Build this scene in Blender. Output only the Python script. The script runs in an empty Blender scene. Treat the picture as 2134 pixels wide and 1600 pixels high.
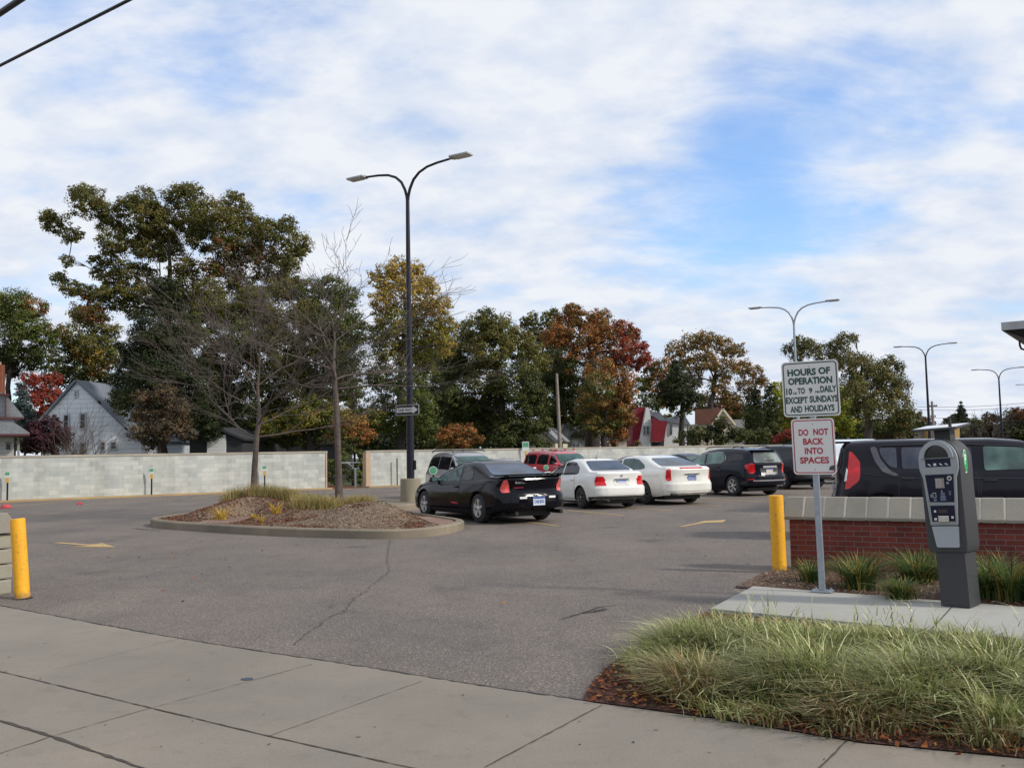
import bpy, bmesh, math, random
import numpy as np
from mathutils import Vector, Matrix
from mathutils.bvhtree import BVHTree
random.seed(7); RNG = np.random.default_rng(7)
S = bpy.context.scene
COL = S.collection
rad = math.radians

# ------------------------------------------------------------------ camera
FPX = 1930.0; EYE = 1.6; PITCH = math.atan(146.5/FPX); ROLL = rad(1.1)
FW = Vector((0, math.cos(PITCH), math.sin(PITCH)))
U0 = Vector((0, -math.sin(PITCH), math.cos(PITCH))); R0 = Vector((1, 0, 0))
UP = U0*math.cos(ROLL)+R0*math.sin(ROLL); RT = R0*math.cos(ROLL)-U0*math.sin(ROLL)
cam = bpy.data.cameras.new('camera'); co = bpy.data.objects.new('camera', cam); COL.objects.link(co)
m = Matrix((RT, UP, -FW)).transposed().to_4x4(); m.translation = (0, 0, EYE); co.matrix_world = m
cam.sensor_width = 36; cam.lens = 36*FPX/2134; cam.clip_end = 3000; cam.clip_start = .05
S.camera = co
def ray(px, py): return FW+RT*((px-1067)/FPX)+UP*((800-py)/FPX)
def G(px, py, z=0.0):                      # point of the horizontal plane z seen at a pixel
    d = ray(px, py); t = (z-EYE)/d.z; return Vector((d.x*t, d.y*t, z))
def at(px, py, Y):
    d = ray(px, py); t = Y/d.y; return Vector((d.x*t, Y, EYE+d.z*t))

# ------------------------------------------------------------------ light
SUN = Vector((.93, -.37, .66)).normalized()
sun = bpy.data.lights.new('sun', 'SUN'); sun.energy = 3.3; sun.angle = rad(5); sun.color = (1, .94, .84)
so = bpy.data.objects.new('sun', sun); COL.objects.link(so)
so.rotation_euler = SUN.to_track_quat('Z', 'Y').to_euler()
S.view_settings.view_transform = 'Standard'; S.view_settings.look = 'None'
S.view_settings.exposure = 0.0; S.view_settings.gamma = 1

W = bpy.data.worlds.new('World'); S.world = W; W.use_nodes = True
nt = W.node_tree; N = nt.nodes; L = nt.links; N.clear()
def nd(t, **k):
    n = N.new(t)
    for a, v in k.items():
        if a.startswith('i_'):
            key = a[2:]; key = int(key) if key.isdigit() else key
            n.inputs[key].default_value = v
        else: setattr(n, a, v)
    return n
def wm(op, a, b=None, c=None, clamp=False):
    n = N.new('ShaderNodeMath'); n.operation = op; n.use_clamp = clamp
    for i, v in enumerate((a, b, c)):
        if v is None: continue
        if isinstance(v, (int, float)): n.inputs[i].default_value = v
        else: L.new(v, n.inputs[i])
    return n.outputs[0]
sky = nd('ShaderNodeTexSky', sky_type='NISHITA', sun_disc=False)
sky.sun_elevation = math.asin(SUN.z); sky.sun_rotation = math.atan2(SUN.x, SUN.y)
sky.air_density = 1.3; sky.dust_density = .6; sky.ozone_density = 2.0
tc = nd('ShaderNodeTexCoord')
sep = nd('ShaderNodeSeparateXYZ'); L.new(tc.outputs['Generated'], sep.inputs[0])
zz = wm('MAXIMUM', wm('ADD', sep.outputs[2], .30), .05)
cmb = nd('ShaderNodeCombineXYZ'); L.new(wm('DIVIDE', sep.outputs[0], zz), cmb.inputs[0]); L.new(wm('DIVIDE', sep.outputs[1], zz), cmb.inputs[1])
mp = nd('ShaderNodeMapping'); mp.inputs['Rotation'].default_value = (0, 0, rad(28)); mp.inputs['Scale'].default_value = (1.25, 1.6, 1); mp.inputs['Location'].default_value=(3.1, 1.7, 0)
L.new(cmb.outputs[0], mp.inputs[0])
n1 = nd('ShaderNodeTexNoise'); n1.inputs['Scale'].default_value = 1.25; n1.inputs['Detail'].default_value = 9; n1.inputs['Roughness'].default_value = .56; n1.inputs['Distortion'].default_value = .25
n2 = nd('ShaderNodeTexNoise'); n2.inputs['Scale'].default_value = 4.5; n2.inputs['Detail'].default_value = 6; n2.inputs['Roughness'].default_value = .55
L.new(mp.outputs[0], n1.inputs[0]); L.new(mp.outputs[0], n2.inputs[0])
n3 = nd('ShaderNodeTexNoise'); n3.inputs['Scale'].default_value = 2.3; n3.inputs['Detail'].default_value = 10; n3.inputs['Roughness'].default_value = .68; n3.inputs['Distortion'].default_value = .6
mp3 = nd('ShaderNodeMapping'); mp3.inputs['Rotation'].default_value = (0, 0, rad(-38)); mp3.inputs['Scale'].default_value = (.95, 2.1, 1); L.new(cmb.outputs[0], mp3.inputs[0]); L.new(mp3.outputs[0], n3.inputs[0])
gap = None
for (px, py, r, s) in ((1400, 420, 9, .22), (1520, 350, 8, .14), (1600, 290, 6, .10), (1570, 60, 9, .20), (1680, 130, 8, .16), (1800, 190, 6, .12), (1990, 60, 9, .18), (450, 95, 5, .14), (60, 80, 8, .16), (1570, 510, 7, .18), (1480, 470, 7, .10), (1760, 420, 7, .08), (900, 280, 5, .08), (1180, 470, 6, .08), (1640, 590, 6, .14), (2050, 560, 8, -.1), (1150, 150, 12, -.1)):
    d = ray(px, py).normalized()
    vd = nd('ShaderNodeVectorMath', operation='DOT_PRODUCT'); vd.inputs[1].default_value = d
    L.new(tc.outputs['Generated'], vd.inputs[0])
    mr = nd('ShaderNodeMapRange', interpolation_type='SMOOTHSTEP')
    mr.inputs['From Min'].default_value = math.cos(rad(r)); mr.inputs['From Max'].default_value = 1.0; mr.inputs['To Min'].default_value = 0; mr.inputs['To Max'].default_value = s
    L.new(vd.outputs['Value'], mr.inputs['Value'])
    gap = mr.outputs[0] if gap is None else wm('ADD', gap, mr.outputs[0])
den = wm('ADD', wm('MULTIPLY', n1.outputs[0], 1.5), wm('ADD', wm('MULTIPLY', n2.outputs[0], 1.0), wm('MULTIPLY', n3.outputs[0], 1.15)))
den = wm('SUBTRACT', wm('SUBTRACT', den, 1.10), wm('MULTIPLY', gap, wm('ADD', wm('MULTIPLY', n2.outputs[0], 1.1), .42)))
cm = nd('ShaderNodeMapRange', interpolation_type='SMOOTHSTEP'); L.new(den, cm.inputs['Value'])
cm.inputs['From Min'].default_value = -.12; cm.inputs['From Max'].default_value = .80; cm.inputs['To Min'].default_value = .05
cr = nd('ShaderNodeValToRGB'); L.new(n2.outputs[0], cr.inputs[0])
cr.color_ramp.elements[0].position = .3; cr.color_ramp.elements[0].color = (.60, .70, .88, 1)
cr.color_ramp.elements[1].position = .6; cr.color_ramp.elements[1].color = (.86, .89, .95, 1)
skm = nd('ShaderNodeVectorMath', operation='MULTIPLY'); skm.inputs[1].default_value = (.145, .175, .225); L.new(sky.outputs[0], skm.inputs[0])
mx = nd('ShaderNodeMix', data_type='RGBA'); L.new(cm.outputs[0], mx.inputs['Factor']); L.new(skm.outputs[0], mx.inputs[6]); L.new(cr.outputs[0], mx.inputs[7])
bg = nd('ShaderNodeBackground'); bg.inputs['Strength'].default_value = 1.0; L.new(mx.outputs[2], bg.inputs[0])
wo = nd('ShaderNodeOutputWorld'); L.new(bg.outputs[0], wo.inputs[0])

# ------------------------------------------------------------------ materials
class NT:
    def __init__(s, name):
        s.m = bpy.data.materials.new(name); s.m.use_nodes = True; s.t = s.m.node_tree; s.t.nodes.clear()
        s.o = s.t.nodes.new('ShaderNodeOutputMaterial'); s.b = s.t.nodes.new('ShaderNodeBsdfPrincipled'); s.t.links.new(s.b.outputs[0], s.o.inputs[0])
    def n(s, t, **k):
        q = s.t.nodes.new(t)
        for a, v in k.items(): setattr(q, a, v)
        return q
    def l(s, a, b): s.t.links.new(a, b)
    def co(s, kind='Object'):
        if not hasattr(s, '_c'): s._c = s.n('ShaderNodeTexCoord')
        return s._c.outputs[kind]
    def noise(s, scale, detail=4, rough=.55, vec=None, sc=None):
        q = s.n('ShaderNodeTexNoise'); q.inputs['Scale'].default_value = scale; q.inputs['Detail'].default_value = detail; q.inputs['Roughness'].default_value = rough
        v = vec or s.co()
        if sc:
            mpp = s.n('ShaderNodeMapping'); mpp.inputs['Scale'].default_value = sc; s.l(v, mpp.inputs[0]); v = mpp.outputs[0]
        s.l(v, q.inputs[0]); return q.outputs[0]
    def ramp(s, f, stops):
        q = s.n('ShaderNodeValToRGB'); e = q.color_ramp.elements
        while len(e) < len(stops): e.new(.5)
        for i, (p, c) in enumerate(stops): e[i].position = p; e[i].color = tuple(c)+(1,) if not isinstance(c, (int, float)) else (c, c, c, 1)
        s.l(f, q.inputs[0]); return q.outputs[0]
    def mix(s, f, a, b, mode='MIX'):
        q = s.n('ShaderNodeMix', data_type='RGBA', blend_type=mode)
        for i, v in ((0, f), (6, a), (7, b)):
            if isinstance(v, (int, float)): q.inputs[i].default_value = v
            elif isinstance(v, tuple): q.inputs[i].default_value = v+(1,)
            else: s.l(v, q.inputs[i])
        return q.outputs[2]
    def math(s, op, a, b=0.0):
        q = s.n('ShaderNodeMath', operation=op)
        for i, v in ((0, a), (1, b)):
            if isinstance(v, (int, float)): q.inputs[i].default_value = v
            else: s.l(v, q.inputs[i])
        return q.outputs[0]
    def bump(s, h, st=.3, d=.01):
        q = s.n('ShaderNodeBump'); q.inputs['Strength'].default_value = st; q.inputs['Distance'].default_value = d
        s.l(h, q.inputs['Height']); s.l(q.outputs[0], s.b.inputs['Normal'])
    def col(s, c):
        if isinstance(c, tuple): s.b.inputs['Base Color'].default_value = c+(1,)
        else: s.l(c, s.b.inputs['Base Color'])
    def set(s, **k):
        for a, v in k.items(): s.b.inputs[a.replace('_', ' ')].default_value = v
        return s
_M = {}
def mat(name, c=None, rough=.6, metal=0.0, coat=0.0, var=.12, scale=3.0, spec=.5, bump=0.0):
    if name in _M: return _M[name]
    t = NT(name)
    f = t.noise(scale, 4)
    lo = tuple(max(0, x*(1-var)) for x in c); hi = tuple(min(1, x*(1+var)) for x in c)
    t.col(t.ramp(f, [(.3, lo), (.7, hi)]))
    t.set(Roughness=rough, Metallic=metal, Coat_Weight=coat, Specular_IOR_Level=spec)
    t.b.inputs['Coat Roughness'].default_value = .04
    if bump: t.bump(t.noise(scale*12, 3), bump, .01)
    _M[name] = t.m; return t.m

def mat_asphalt():
    t = NT('asphalt'); c = t.co()
    f = t.mix(.45, t.noise(130, 2, .7), t.noise(55, 2, .6)); g = t.noise(.35, 5, .6); h = t.noise(2.2, 4, .65)
    base = t.ramp(f, [(.34, (.060, .054, .050)), (.48, (.155, .142, .133)), (.58, (.215, .196, .182)), (.66, (.46, .43, .39))])
    wear = t.ramp(g, [(.32, (.80, .81, .84)), (.68, (1.12, 1.07, 1.03))])
    st = t.ramp(h, [(.28, (.82, .82, .82)), (.5, (1, 1, 1))])
    x = t.mix(1.0, base, wear, 'MULTIPLY'); x = t.mix(.8, x, st, 'MULTIPLY')
    sp = t.n('ShaderNodeTexVoronoi'); sp.inputs['Scale'].default_value = .55; t.l(c, sp.inputs[0]); wob = t.math('ADD', sp.outputs['Distance'], t.math('MULTIPLY', t.noise(3.5, 5, .65), .5))
    x = t.mix(1, x, t.ramp(wob, [(.30, (.70, .70, .71)), (.42, (1, 1, 1))]), 'MULTIPLY')
    x = t.mix(.7, x, t.ramp(t.noise(.9, 6, .7, sc=(1, .22, 1)), [(.34, (.82, .82, .83)), (.5, (1, 1, 1)), (.68, (1.09, 1.07, 1.05))]), 'MULTIPLY')
    vs = t.n('ShaderNodeTexVoronoi'); vs.inputs['Scale'].default_value = 75; t.l(c, vs.inputs[0])
    x = t.mix(1, x, t.ramp(vs.outputs['Color'], [(.15, (.70, .69, .68)), (.42, (1, 1, 1)), (.72, (1.0, 1.0, 1.0)), (.88, (1.75, 1.68, 1.58))]), 'MULTIPLY'); x = t.mix(1, x, (.955, .915, .875), 'MULTIPLY')
    t.col(x); t.set(Roughness=.86, Specular_IOR_Level=.25); t.bump(t.noise(90, 3, .7), .7, .008); return t.m
def mat_concrete(name, c, speck=.1, stain=.2, tint=(1.04, .99, .92)):
    t = NT(name); f = t.noise(90, 3, .65); g = t.noise(.7, 6, .62); h = t.noise(5, 5, .6)
    lo = tuple(v*(1-speck) for v in c); hi = tuple(v*(1+speck) for v in c)
    x = t.ramp(f, [(.3, lo), (.7, hi)])
    x = t.mix(1, x, t.ramp(g, [(.3, (1-stain, 1-stain, 1-stain)), (.7, tint)]), 'MULTIPLY')
    x = t.mix(.6, x, t.ramp(h, [(.25, (.78, .77, .75)), (.45, (1, 1, 1))]), 'MULTIPLY')
    sp = t.n('ShaderNodeTexVoronoi'); sp.inputs['Scale'].default_value = 1.7; t.l(t.co(), sp.inputs[0]); x = t.mix(1, x, t.ramp(sp.outputs['Distance'], [(.022, (.45, .45, .46)), (.036, (1, 1, 1))]), 'MULTIPLY')
    x = t.mix(.6, x, t.ramp(t.noise(.45, 5, .6, sc=(1, .4, 1)), [(.38, (.87, .86, .84)), (.62, (1.05, 1.05, 1.04))]), 'MULTIPLY')
    t.col(x); t.set(Roughness=.88, Specular_IOR_Level=.25); t.bump(f, .25, .003); return t.m
def mat_brick(name, c1, c2, mortar, bw, bh, ms, off=.5, rough=.85, blotch=.2, vec='UV', bias=0.0):
    t = NT(name)
    b = t.n('ShaderNodeTexBrick'); b.offset = off; b.inputs['Scale'].default_value = 1
    b.inputs['Color1'].default_value = c1+(1,); b.inputs['Color2'].default_value = c2+(1,); b.inputs['Mortar'].default_value = mortar+(1,)
    b.inputs['Mortar Size'].default_value = ms; b.inputs['Brick Width'].default_value = bw; b.inputs['Row Height'].default_value = bh; b.inputs['Mortar Smooth'].default_value = .3; b.inputs['Bias'].default_value = bias
    t.l(t.co(vec), b.inputs[0])
    g = t.noise(1.1, 5, .6, vec=t.co(vec)); h = t.noise(30, 3, .6, vec=t.co(vec))
    x = t.mix(1, b.outputs[0], t.ramp(g, [(.3, (1-blotch,)*3), (.7, (1.06, 1.05, 1.02))]), 'MULTIPLY')
    x = t.mix(.5, x, t.ramp(h, [(.3, (.8, .8, .8)), (.6, (1.05, 1.05, 1.05))]), 'MULTIPLY')
    x = t.mix(.8, x, t.ramp(t.noise(1.6, 5, .65, vec=t.co(vec), sc=(1, .14, 1)), [(.34, (.80, .785, .76)), (.52, (1, 1, 1))]), 'MULTIPLY')
    t.col(x); t.set(Roughness=rough, Specular_IOR_Level=.3)
    t.bump(t.math('SUBTRACT', t.math('MULTIPLY', h, .3), b.outputs['Fac']), .5, .006); return t.m
def mat_leaf(name='foliage'):
    t = NT(name); a = t.n('ShaderNodeAttribute', attribute_name='Col')
    t.col(a.outputs['Color']); t.set(Roughness=.6, Specular_IOR_Level=.25)
    tr = t.n('ShaderNodeBsdfTranslucent'); t.l(a.outputs['Color'], tr.inputs[0])
    ms = t.n('ShaderNodeMixShader'); ms.inputs[0].default_value = .28
    t.l(t.b.outputs[0], ms.inputs[1]); t.l(tr.outputs[0], ms.inputs[2]); t.l(ms.outputs[0], t.o.inputs[0]); return t.m
def mat_siding(name, c, pitch=.13, var=.08):
    t = NT(name); sp = t.n('ShaderNodeSeparateXYZ'); t.l(t.co(), sp.inputs[0])
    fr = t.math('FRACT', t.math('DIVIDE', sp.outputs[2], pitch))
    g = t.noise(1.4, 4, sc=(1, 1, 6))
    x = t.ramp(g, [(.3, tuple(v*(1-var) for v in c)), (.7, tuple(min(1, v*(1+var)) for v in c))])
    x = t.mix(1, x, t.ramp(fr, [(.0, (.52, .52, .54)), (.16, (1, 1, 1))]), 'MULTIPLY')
    t.col(x); t.set(Roughness=.7); t.bump(fr, .5, .02); return t.m
def mat_glass(name, c, rough=.03):
    t = NT(name); g = t.noise(1.3, 3, .5)
    t.col(t.ramp(g, [(.38, tuple(v*.45 for v in c)), (.62, tuple(v*1.5 for v in c))]))
    t.set(Roughness=rough, Specular_IOR_Level=.45); return t.m
def mat_shingle(name, c):
    t = NT(name); g = t.noise(9, 4, .7, sc=(1, 1, 2)); h = t.noise(.8, 4)
    x = t.mix(1, t.ramp(g, [(.3, tuple(v*.7 for v in c)), (.7, tuple(v*1.25 for v in c))]), t.ramp(h, [(.3, (.85,)*3), (.7, (1.1,)*3)]), 'MULTIPLY')
    t.col(x); t.set(Roughness=.9); t.bump(g, .4, .02); return t.m
def mat_mulch(name, cs):
    t = NT(name); v = t.n('ShaderNodeTexVoronoi'); v.inputs['Scale'].default_value = 38; t.l(t.co(), v.inputs[0])
    x = t.ramp(v.outputs['Color'], [(i/(len(cs)-1)*.8+.1, c) for i, c in enumerate(cs)])
    g = t.noise(1.3, 4, .6); x = t.mix(t.ramp(g, [(.48, 0.0), (.72, .55)]), x, t.ramp(t.noise(50, 3), [(.35, (.10, .035, .018)), (.65, (.28, .10, .05))]))
    t.col(x); t.set(Roughness=.95, Specular_IOR_Level=.15); t.bump(v.outputs['Distance'], .9, .03); return t.m
def mat_paintline(name, c):
    t = NT(name); f = t.noise(26, 5, .75)
    t.col(t.mix(t.ramp(f, [(.42, 0.0), (.62, .85)]), c, (.14, .125, .115))); t.set(Roughness=.8); return t.m
M_ASPH = mat_asphalt(); M_LEAF = mat_leaf()
M_WALK = mat_concrete('sidewalk_concrete', (.243, .219, .191)); M_PAD = mat_concrete('pad_concrete', (.37, .362, .335), .08, .12, (1.02, 1.02, 1.0))
M_KERB = mat_concrete('kerb_concrete', (.27, .235, .185), .15, .4); M_BASE = mat_concrete('post_base_concrete', (.29, .265, .205), .15, .35)
M_CBLOCK = mat_brick('concrete_block', (.51, .52, .49), (.37, .395, .385), (.42, .42, .40), .41, .205, .008, blotch=.20, bias=-.1)
M_CAPC = mat_concrete('wall_cap_concrete', (.40, .37, .32), .1, .3)
M_BRICK = mat_brick('red_brick', (.235, .054, .040), (.15, .038, .031), (.20, .16, .145), .203, .0667, .0055, blotch=.3)
M_COPING = mat_concrete('coping_stone', (.29, .28, .25), .14, .35); M_STONE = mat_concrete('stone_block', (.36, .345, .29), .15, .35)
M_JOINT = mat('mortar_joint', (.50, .47, .41), .9); M_DARKJ = mat('dark_joint', (.055, .045, .035), .95, var=.4, scale=20)
M_CRACK = mat('crack_fill', (.028, .026, .025), .9, var=.3)
M_TYRE = mat('tyre_rubber', (.016, .016, .017), .75, var=.2); M_TRIM = mat('black_trim', (.018, .018, .02), .55)
M_RIM = mat('alloy', (.58, .56, .54), .3, .4, var=.05); M_RIMD = mat('dull_alloy', (.17, .165, .16), .4, .6, var=.1); M_CHROME = mat('chrome', (.78, .78, .8), .12, 1.0, var=.02)
M_BLACKP = mat('black_paint', (.004, .004, .007), .12, .0, .1, var=.1, spec=.2); M_WHITEP = mat('white_paint', (.74, .73, .69), .3, 0, .8, var=.03); M_PEARL = mat('pearl_paint', (.74, .72, .66), .26, 0, 1, var=.03)
M_NAVYP = mat('navy_black_paint', (.008, .009, .016), .18, 0, .1, var=.1, spec=.22); M_SILVERP = mat('silver_paint', (.36, .34, .35), .3, .55, .8, var=.04)
M_REDP = mat('red_paint', (.42, .012, .025), .28, 0, 1, var=.05); M_VANP = mat('van_white', (.62, .69, .76), .35, 0, .6, var=.03)
M_SOULP = mat('dark_plum_paint', (.010, .009, .015), .16, 0, .1, var=.1, spec=.2)
M_GLD = mat_glass('dark_glass', (.010, .010, .014)); M_GLT = mat_glass('teal_glass', (.04, .085, .08)); M_GLB = mat_glass('sky_reflection_glass', (.022, .045, .085)); M_GLG = mat_glass('pale_glass', (.13, .22, .19)); M_GLS = mat_glass('smoked_glass', (.060, .066, .088))  # M_GLB: bluish sky reflection of rear windows put into the base colour
M_LAMPR = mat('tail_lamp_red', (.58, .006, .012), .15, 0, .25, var=.25, scale=9); M_LAMPP = mat('tail_lamp_pink', (.60, .085, .075), .15, 0, .4, var=.4, scale=7); M_LAMPW = mat('lamp_clear', (.75, .73, .7), .15, 0, 1)
M_PLATE = mat('plate_white', (.55, .60, .70), .4, var=.03); M_PLATEB = mat('plate_blue', (.02, .06, .30), .4)

def mat_bollard():
    t = NT('bollard_yellow'); a = t.noise(3, 5, .6, sc=(1, 1, .35)); b_ = t.noise(28, 4, .7)
    x = t.ramp(a, [(.3, (.66, .30, .006)), (.65, (.86, .43, .012))]); x = t.mix(t.ramp(b_, [(.56, 0.0), (.68, .65)]), x, (.30, .15, .03))
    sz = t.n('ShaderNodeSeparateXYZ'); t.l(t.co(), sz.inputs[0]); lowd = t.math('SUBTRACT', t.math('MULTIPLY', t.noise(14, 4, .7), .5), t.math('MULTIPLY', sz.outputs[2], 2.2))
    x = t.mix(t.ramp(lowd, [(.02, 0.0), (.2, .6)]), x, (.16, .11, .06)); t.col(x); t.set(Roughness=.55); t.bump(b_, .25, .004); return t.m
M_YEL = mat_bollard(); M_YLINE = mat_paintline('yellow_line', (.55, .36, .12))
M_POLEB = mat('dark_blue_pole_paint', (.010, .010, .019), .4, 0, 0, spec=.3); M_GALV = mat('galvanised_steel', (.33, .36, .40), .42, .5, var=.15, scale=20)
M_LHEAD = mat('lamp_head_grey', (.38, .37, .36), .45, .2); M_LLENS = mat('lamp_lens', (.55, .52, .46), .3)
M_SIGNW = mat('sign_face_white', (.66, .65, .63), .45, var=.04); M_GREENT = mat('sign_green', (.010, .055, .048), .5); M_REDT = mat('sign_red', (.40, .012, .04), .5); M_BLK = mat('flat_black', (.010, .010, .012), .5)
M_BARK = mat('bark', (.075, .058, .048), .95, var=.45, scale=7, bump=.6); M_BARKB = mat('bare_tree_bark', (.095, .073, .062), .95, var=.35, scale=9, bump=.5); M_BARKD = mat('dark_bark', (.04, .030, .026), .95, var=.4, bump=.5)

# ------------------------------------------------------------------ mesh helpers
class MB:
    def __init__(s): s.v = []; s.f = []; s.mi = []; s.uv = {}
    def add(s, vs, fs, mi=0):
        o = len(s.v); s.v += [tuple(v) for v in vs]
        for f in fs: s.f.append(tuple(i+o for i in f)); s.mi.append(mi)
        return s
    def box(s, c, d, rz=0.0, mi=0, rx=0.0):
        cx, sx = math.cos(rz), math.sin(rz); vs = []
        for k in range(8):
            x = (-.5 if k & 1 == 0 else .5)*d[0]; y = (-.5 if k & 2 == 0 else .5)*d[1]; z = (-.5 if k & 4 == 0 else .5)*d[2]
            if rx: y, z = y*math.cos(rx)-z*math.sin(rx), y*math.sin(rx)+z*math.cos(rx)
            vs.append((c[0]+cx*x-sx*y, c[1]+sx*x+cx*y, c[2]+z))
        return s.add(vs, [(0, 2, 3, 1), (4, 5, 7, 6), (0, 1, 5, 4), (2, 6, 7, 3), (0, 4, 6, 2), (1, 3, 7, 5)], mi)
    def tube(s, pts, rs, n=8, cap=True, mi=0):
        pts = [Vector(p) for p in pts]
        if isinstance(rs, (int, float)): rs = [rs]*len(pts)
        vs = []; prev = None
        for i, p in enumerate(pts):
            d = (pts[min(i+1, len(pts)-1)]-pts[max(i-1, 0)]).normalized()
            if prev is None: a = d.orthogonal().normalized()
            else:
                a = prev-d*prev.dot(d); a = a.normalized() if a.length > 1e-6 else d.orthogonal().normalized()
            prev = a; b = d.cross(a)
            for k in range(n):
                t = 2*math.pi*k/n; vs.append(p+(a*math.cos(t)+b*math.sin(t))*rs[i])
        fs = []
        for i in range(len(pts)-1):
            for k in range(n): fs.append((i*n+k, i*n+(k+1) % n, (i+1)*n+(k+1) % n, (i+1)*n+k))
        if cap: fs.append(tuple(reversed(range(n)))); fs.append(tuple(range((len(pts)-1)*n, len(pts)*n)))
        return s.add(vs, fs, mi)
    def lathe(s, prof, n=24, axis='z', c=(0, 0, 0), mi=0, close=False):
        vs = []
        for r, h in prof:
            for k in range(n):
                t = 2*math.pi*k/n; a, b = r*math.cos(t), r*math.sin(t)
                vs.append((c[0]+a, c[1]+b, c[2]+h) if axis == 'z' else (c[0]+a, c[1]+h, c[2]+b))
        fs = []; q = len(prof)
        for i in range(q if close else q-1):
            j = (i+1) % q
            for k in range(n): fs.append((i*n+k, i*n+(k+1) % n, j*n+(k+1) % n, j*n+k))
        if not close:
            fs.append(tuple(reversed(range(n)))); fs.append(tuple(range((q-1)*n, q*n)))
        return s.add(vs, fs, mi)
    def prism(s, poly, dvec, mi=0):               # poly: list of 3-D points, extruded along dvec
        n = len(poly); d = Vector(dvec); vs = [Vector(p) for p in poly]+[Vector(p)+d for p in poly]
        fs = [tuple(range(n)), tuple(reversed(range(n, 2*n)))]+[(i, i+n, (i+1) % n+n, (i+1) % n) for i in range(n)]
        return s.add(vs, fs, mi)
    def build(s, name, mats, parent=None, smooth=None, world=True, bevel=0.0, recalc=True):
        if not isinstance(mats, (list, tuple)): mats = [mats]
        off = Vector((0, 0, 0))
        if parent is not None and world:
            p = parent
            while p is not None: off += p.location; p = p.parent
        me = bpy.data.meshes.new(name); me.from_pydata([(v[0]-off.x, v[1]-off.y, v[2]-off.z) for v in s.v], [], s.f)
        for mm in mats: me.materials.append(mm)
        if any(s.mi): me.polygons.foreach_set('material_index', s.mi)
        if recalc or bevel:
            bm = bmesh.new(); bm.from_mesh(me); bmesh.ops.recalc_face_normals(bm, faces=bm.faces[:])
            if bevel:
                es = [e for e in bm.edges if len(e.link_faces) == 2 and e.calc_face_angle(0) > .5]
                bmesh.ops.bevel(bm, geom=es, offset=bevel, segments=2, affect='EDGES', profile=.6)
            bm.to_mesh(me); bm.free()
        if smooth is not None:
            me.shade_smooth(); me.set_sharp_from_angle(angle=rad(smooth))
        me.update()
        o = bpy.data.objects.new(name, me); COL.objects.link(o)
        if parent is not None: o.parent = parent
        return o
def tag(o, label=None, cat=None, group=None, kind=None):
    if label: o['label'] = label
    if cat: o['category'] = cat
    if group: o['group'] = group
    if kind: o['kind'] = kind
    return o
def thing(name, label, cat, loc=(0, 0, 0), rz=0.0, group=None):
    o = bpy.data.objects.new(name, None); COL.objects.link(o); o.location = loc; o.rotation_euler = (0, 0, rz); o.empty_display_size = .2
    return tag(o, label, cat, group)
def uvbox(o, ox=0.0):                              # metres along the face / height as UV
    me = o.data; uv = me.uv_layers.new(name='UVMap'); 
    for p in me.polygons:
        n = p.normal; h = Vector((-n.y, n.x, 0)); h = h.normalized() if h.length > .1 else Vector((1, 0, 0)); v2 = Vector((0, 0, 1)) if abs(n.z) < .7 else Vector((0, 1, 0))
        for li in p.loop_indices:
            q = me.vertices[me.loops[li].vertex_index].co; uv.data[li].uv = (q.dot(h)+ox, q.dot(v2))
    return o
def sheet(name, pts, z, m, kind='structure', thick=0.0):
    b = MB(); q = [Vector((p[0], p[1], z)) for p in pts]
    if thick: b.prism(q, (0, 0, -thick))
    else: b.add(q, [tuple(range(len(q)))])
    o = b.build(name, m, None, recalc=True)
    if not thick and o.data.polygons[0].normal.z < 0: o.data.flip_normals()
    return tag(o, kind=kind)
def quads(name, P, colr, m, parent=None):            # P: (n,4,3) array in world, colr: (n,3)
    n = len(P); off = Vector((0, 0, 0)); p = parent
    while p is not None: off += p.location; p = p.parent
    me = bpy.data.meshes.new(name); me.vertices.add(4*n); me.vertices.foreach_set('co', (P.reshape(-1, 3)-np.array(off)).astype(np.float32).ravel())
    me.loops.add(4*n); me.loops.foreach_set('vertex_index', np.arange(4*n, dtype=np.int32))
    me.polygons.add(n); me.polygons.foreach_set('loop_start', np.arange(0, 4*n, 4, dtype=np.int32))
    a = me.attributes.new('Col', 'FLOAT_COLOR', 'POINT'); c4 = np.ones((n, 4, 4), np.float32); c4[:, :, :3] = colr[:, None, :]; a.data.foreach_set('color', c4.ravel())
    me.materials.append(m); me.update(calc_edges=True)
    o = bpy.data.objects.new(name, me); COL.objects.link(o)
    if parent is not None: o.parent = parent
    return o
def text_mesh(body, width, height, bold=.0, sx=None):
    """letter outline as bmesh data: verts (x,z) scaled to the given width and height, centred"""
    c = bpy.data.curves.new('t', 'FONT'); c.body = body; c.size = 1; c.offset = bold; c.align_x = 'LEFT'; c.resolution_u = 3
    o = bpy.data.objects.new('t', c); COL.objects.link(o); dg = bpy.context.evaluated_depsgraph_get()
    me = bpy.data.meshes.new_from_object(o.evaluated_get(dg)); vs = np.array([v.co[:2] for v in me.vertices]); fs = [tuple(p.vertices) for p in me.polygons]
    bpy.data.objects.remove(o); bpy.data.curves.remove(c); bpy.data.meshes.remove(me)
    lo, hi = vs.min(0), vs.max(0); sc = np.array([width/(hi[0]-lo[0]), height/(hi[1]-lo[1])]); vs = (vs-(lo+hi)/2)*sc
    return vs, fs
def lay(vs, fs, org, ux, uz):
    return [Vector(org)+Vector(ux)*a+Vector(uz)*b for a, b in vs], fs
GX = Vector((.857, -.515, 0)).normalized(); GN = Vector((-.515, -.857, 0)).normalized()   # street grid: along the pavement, towards the street
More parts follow.
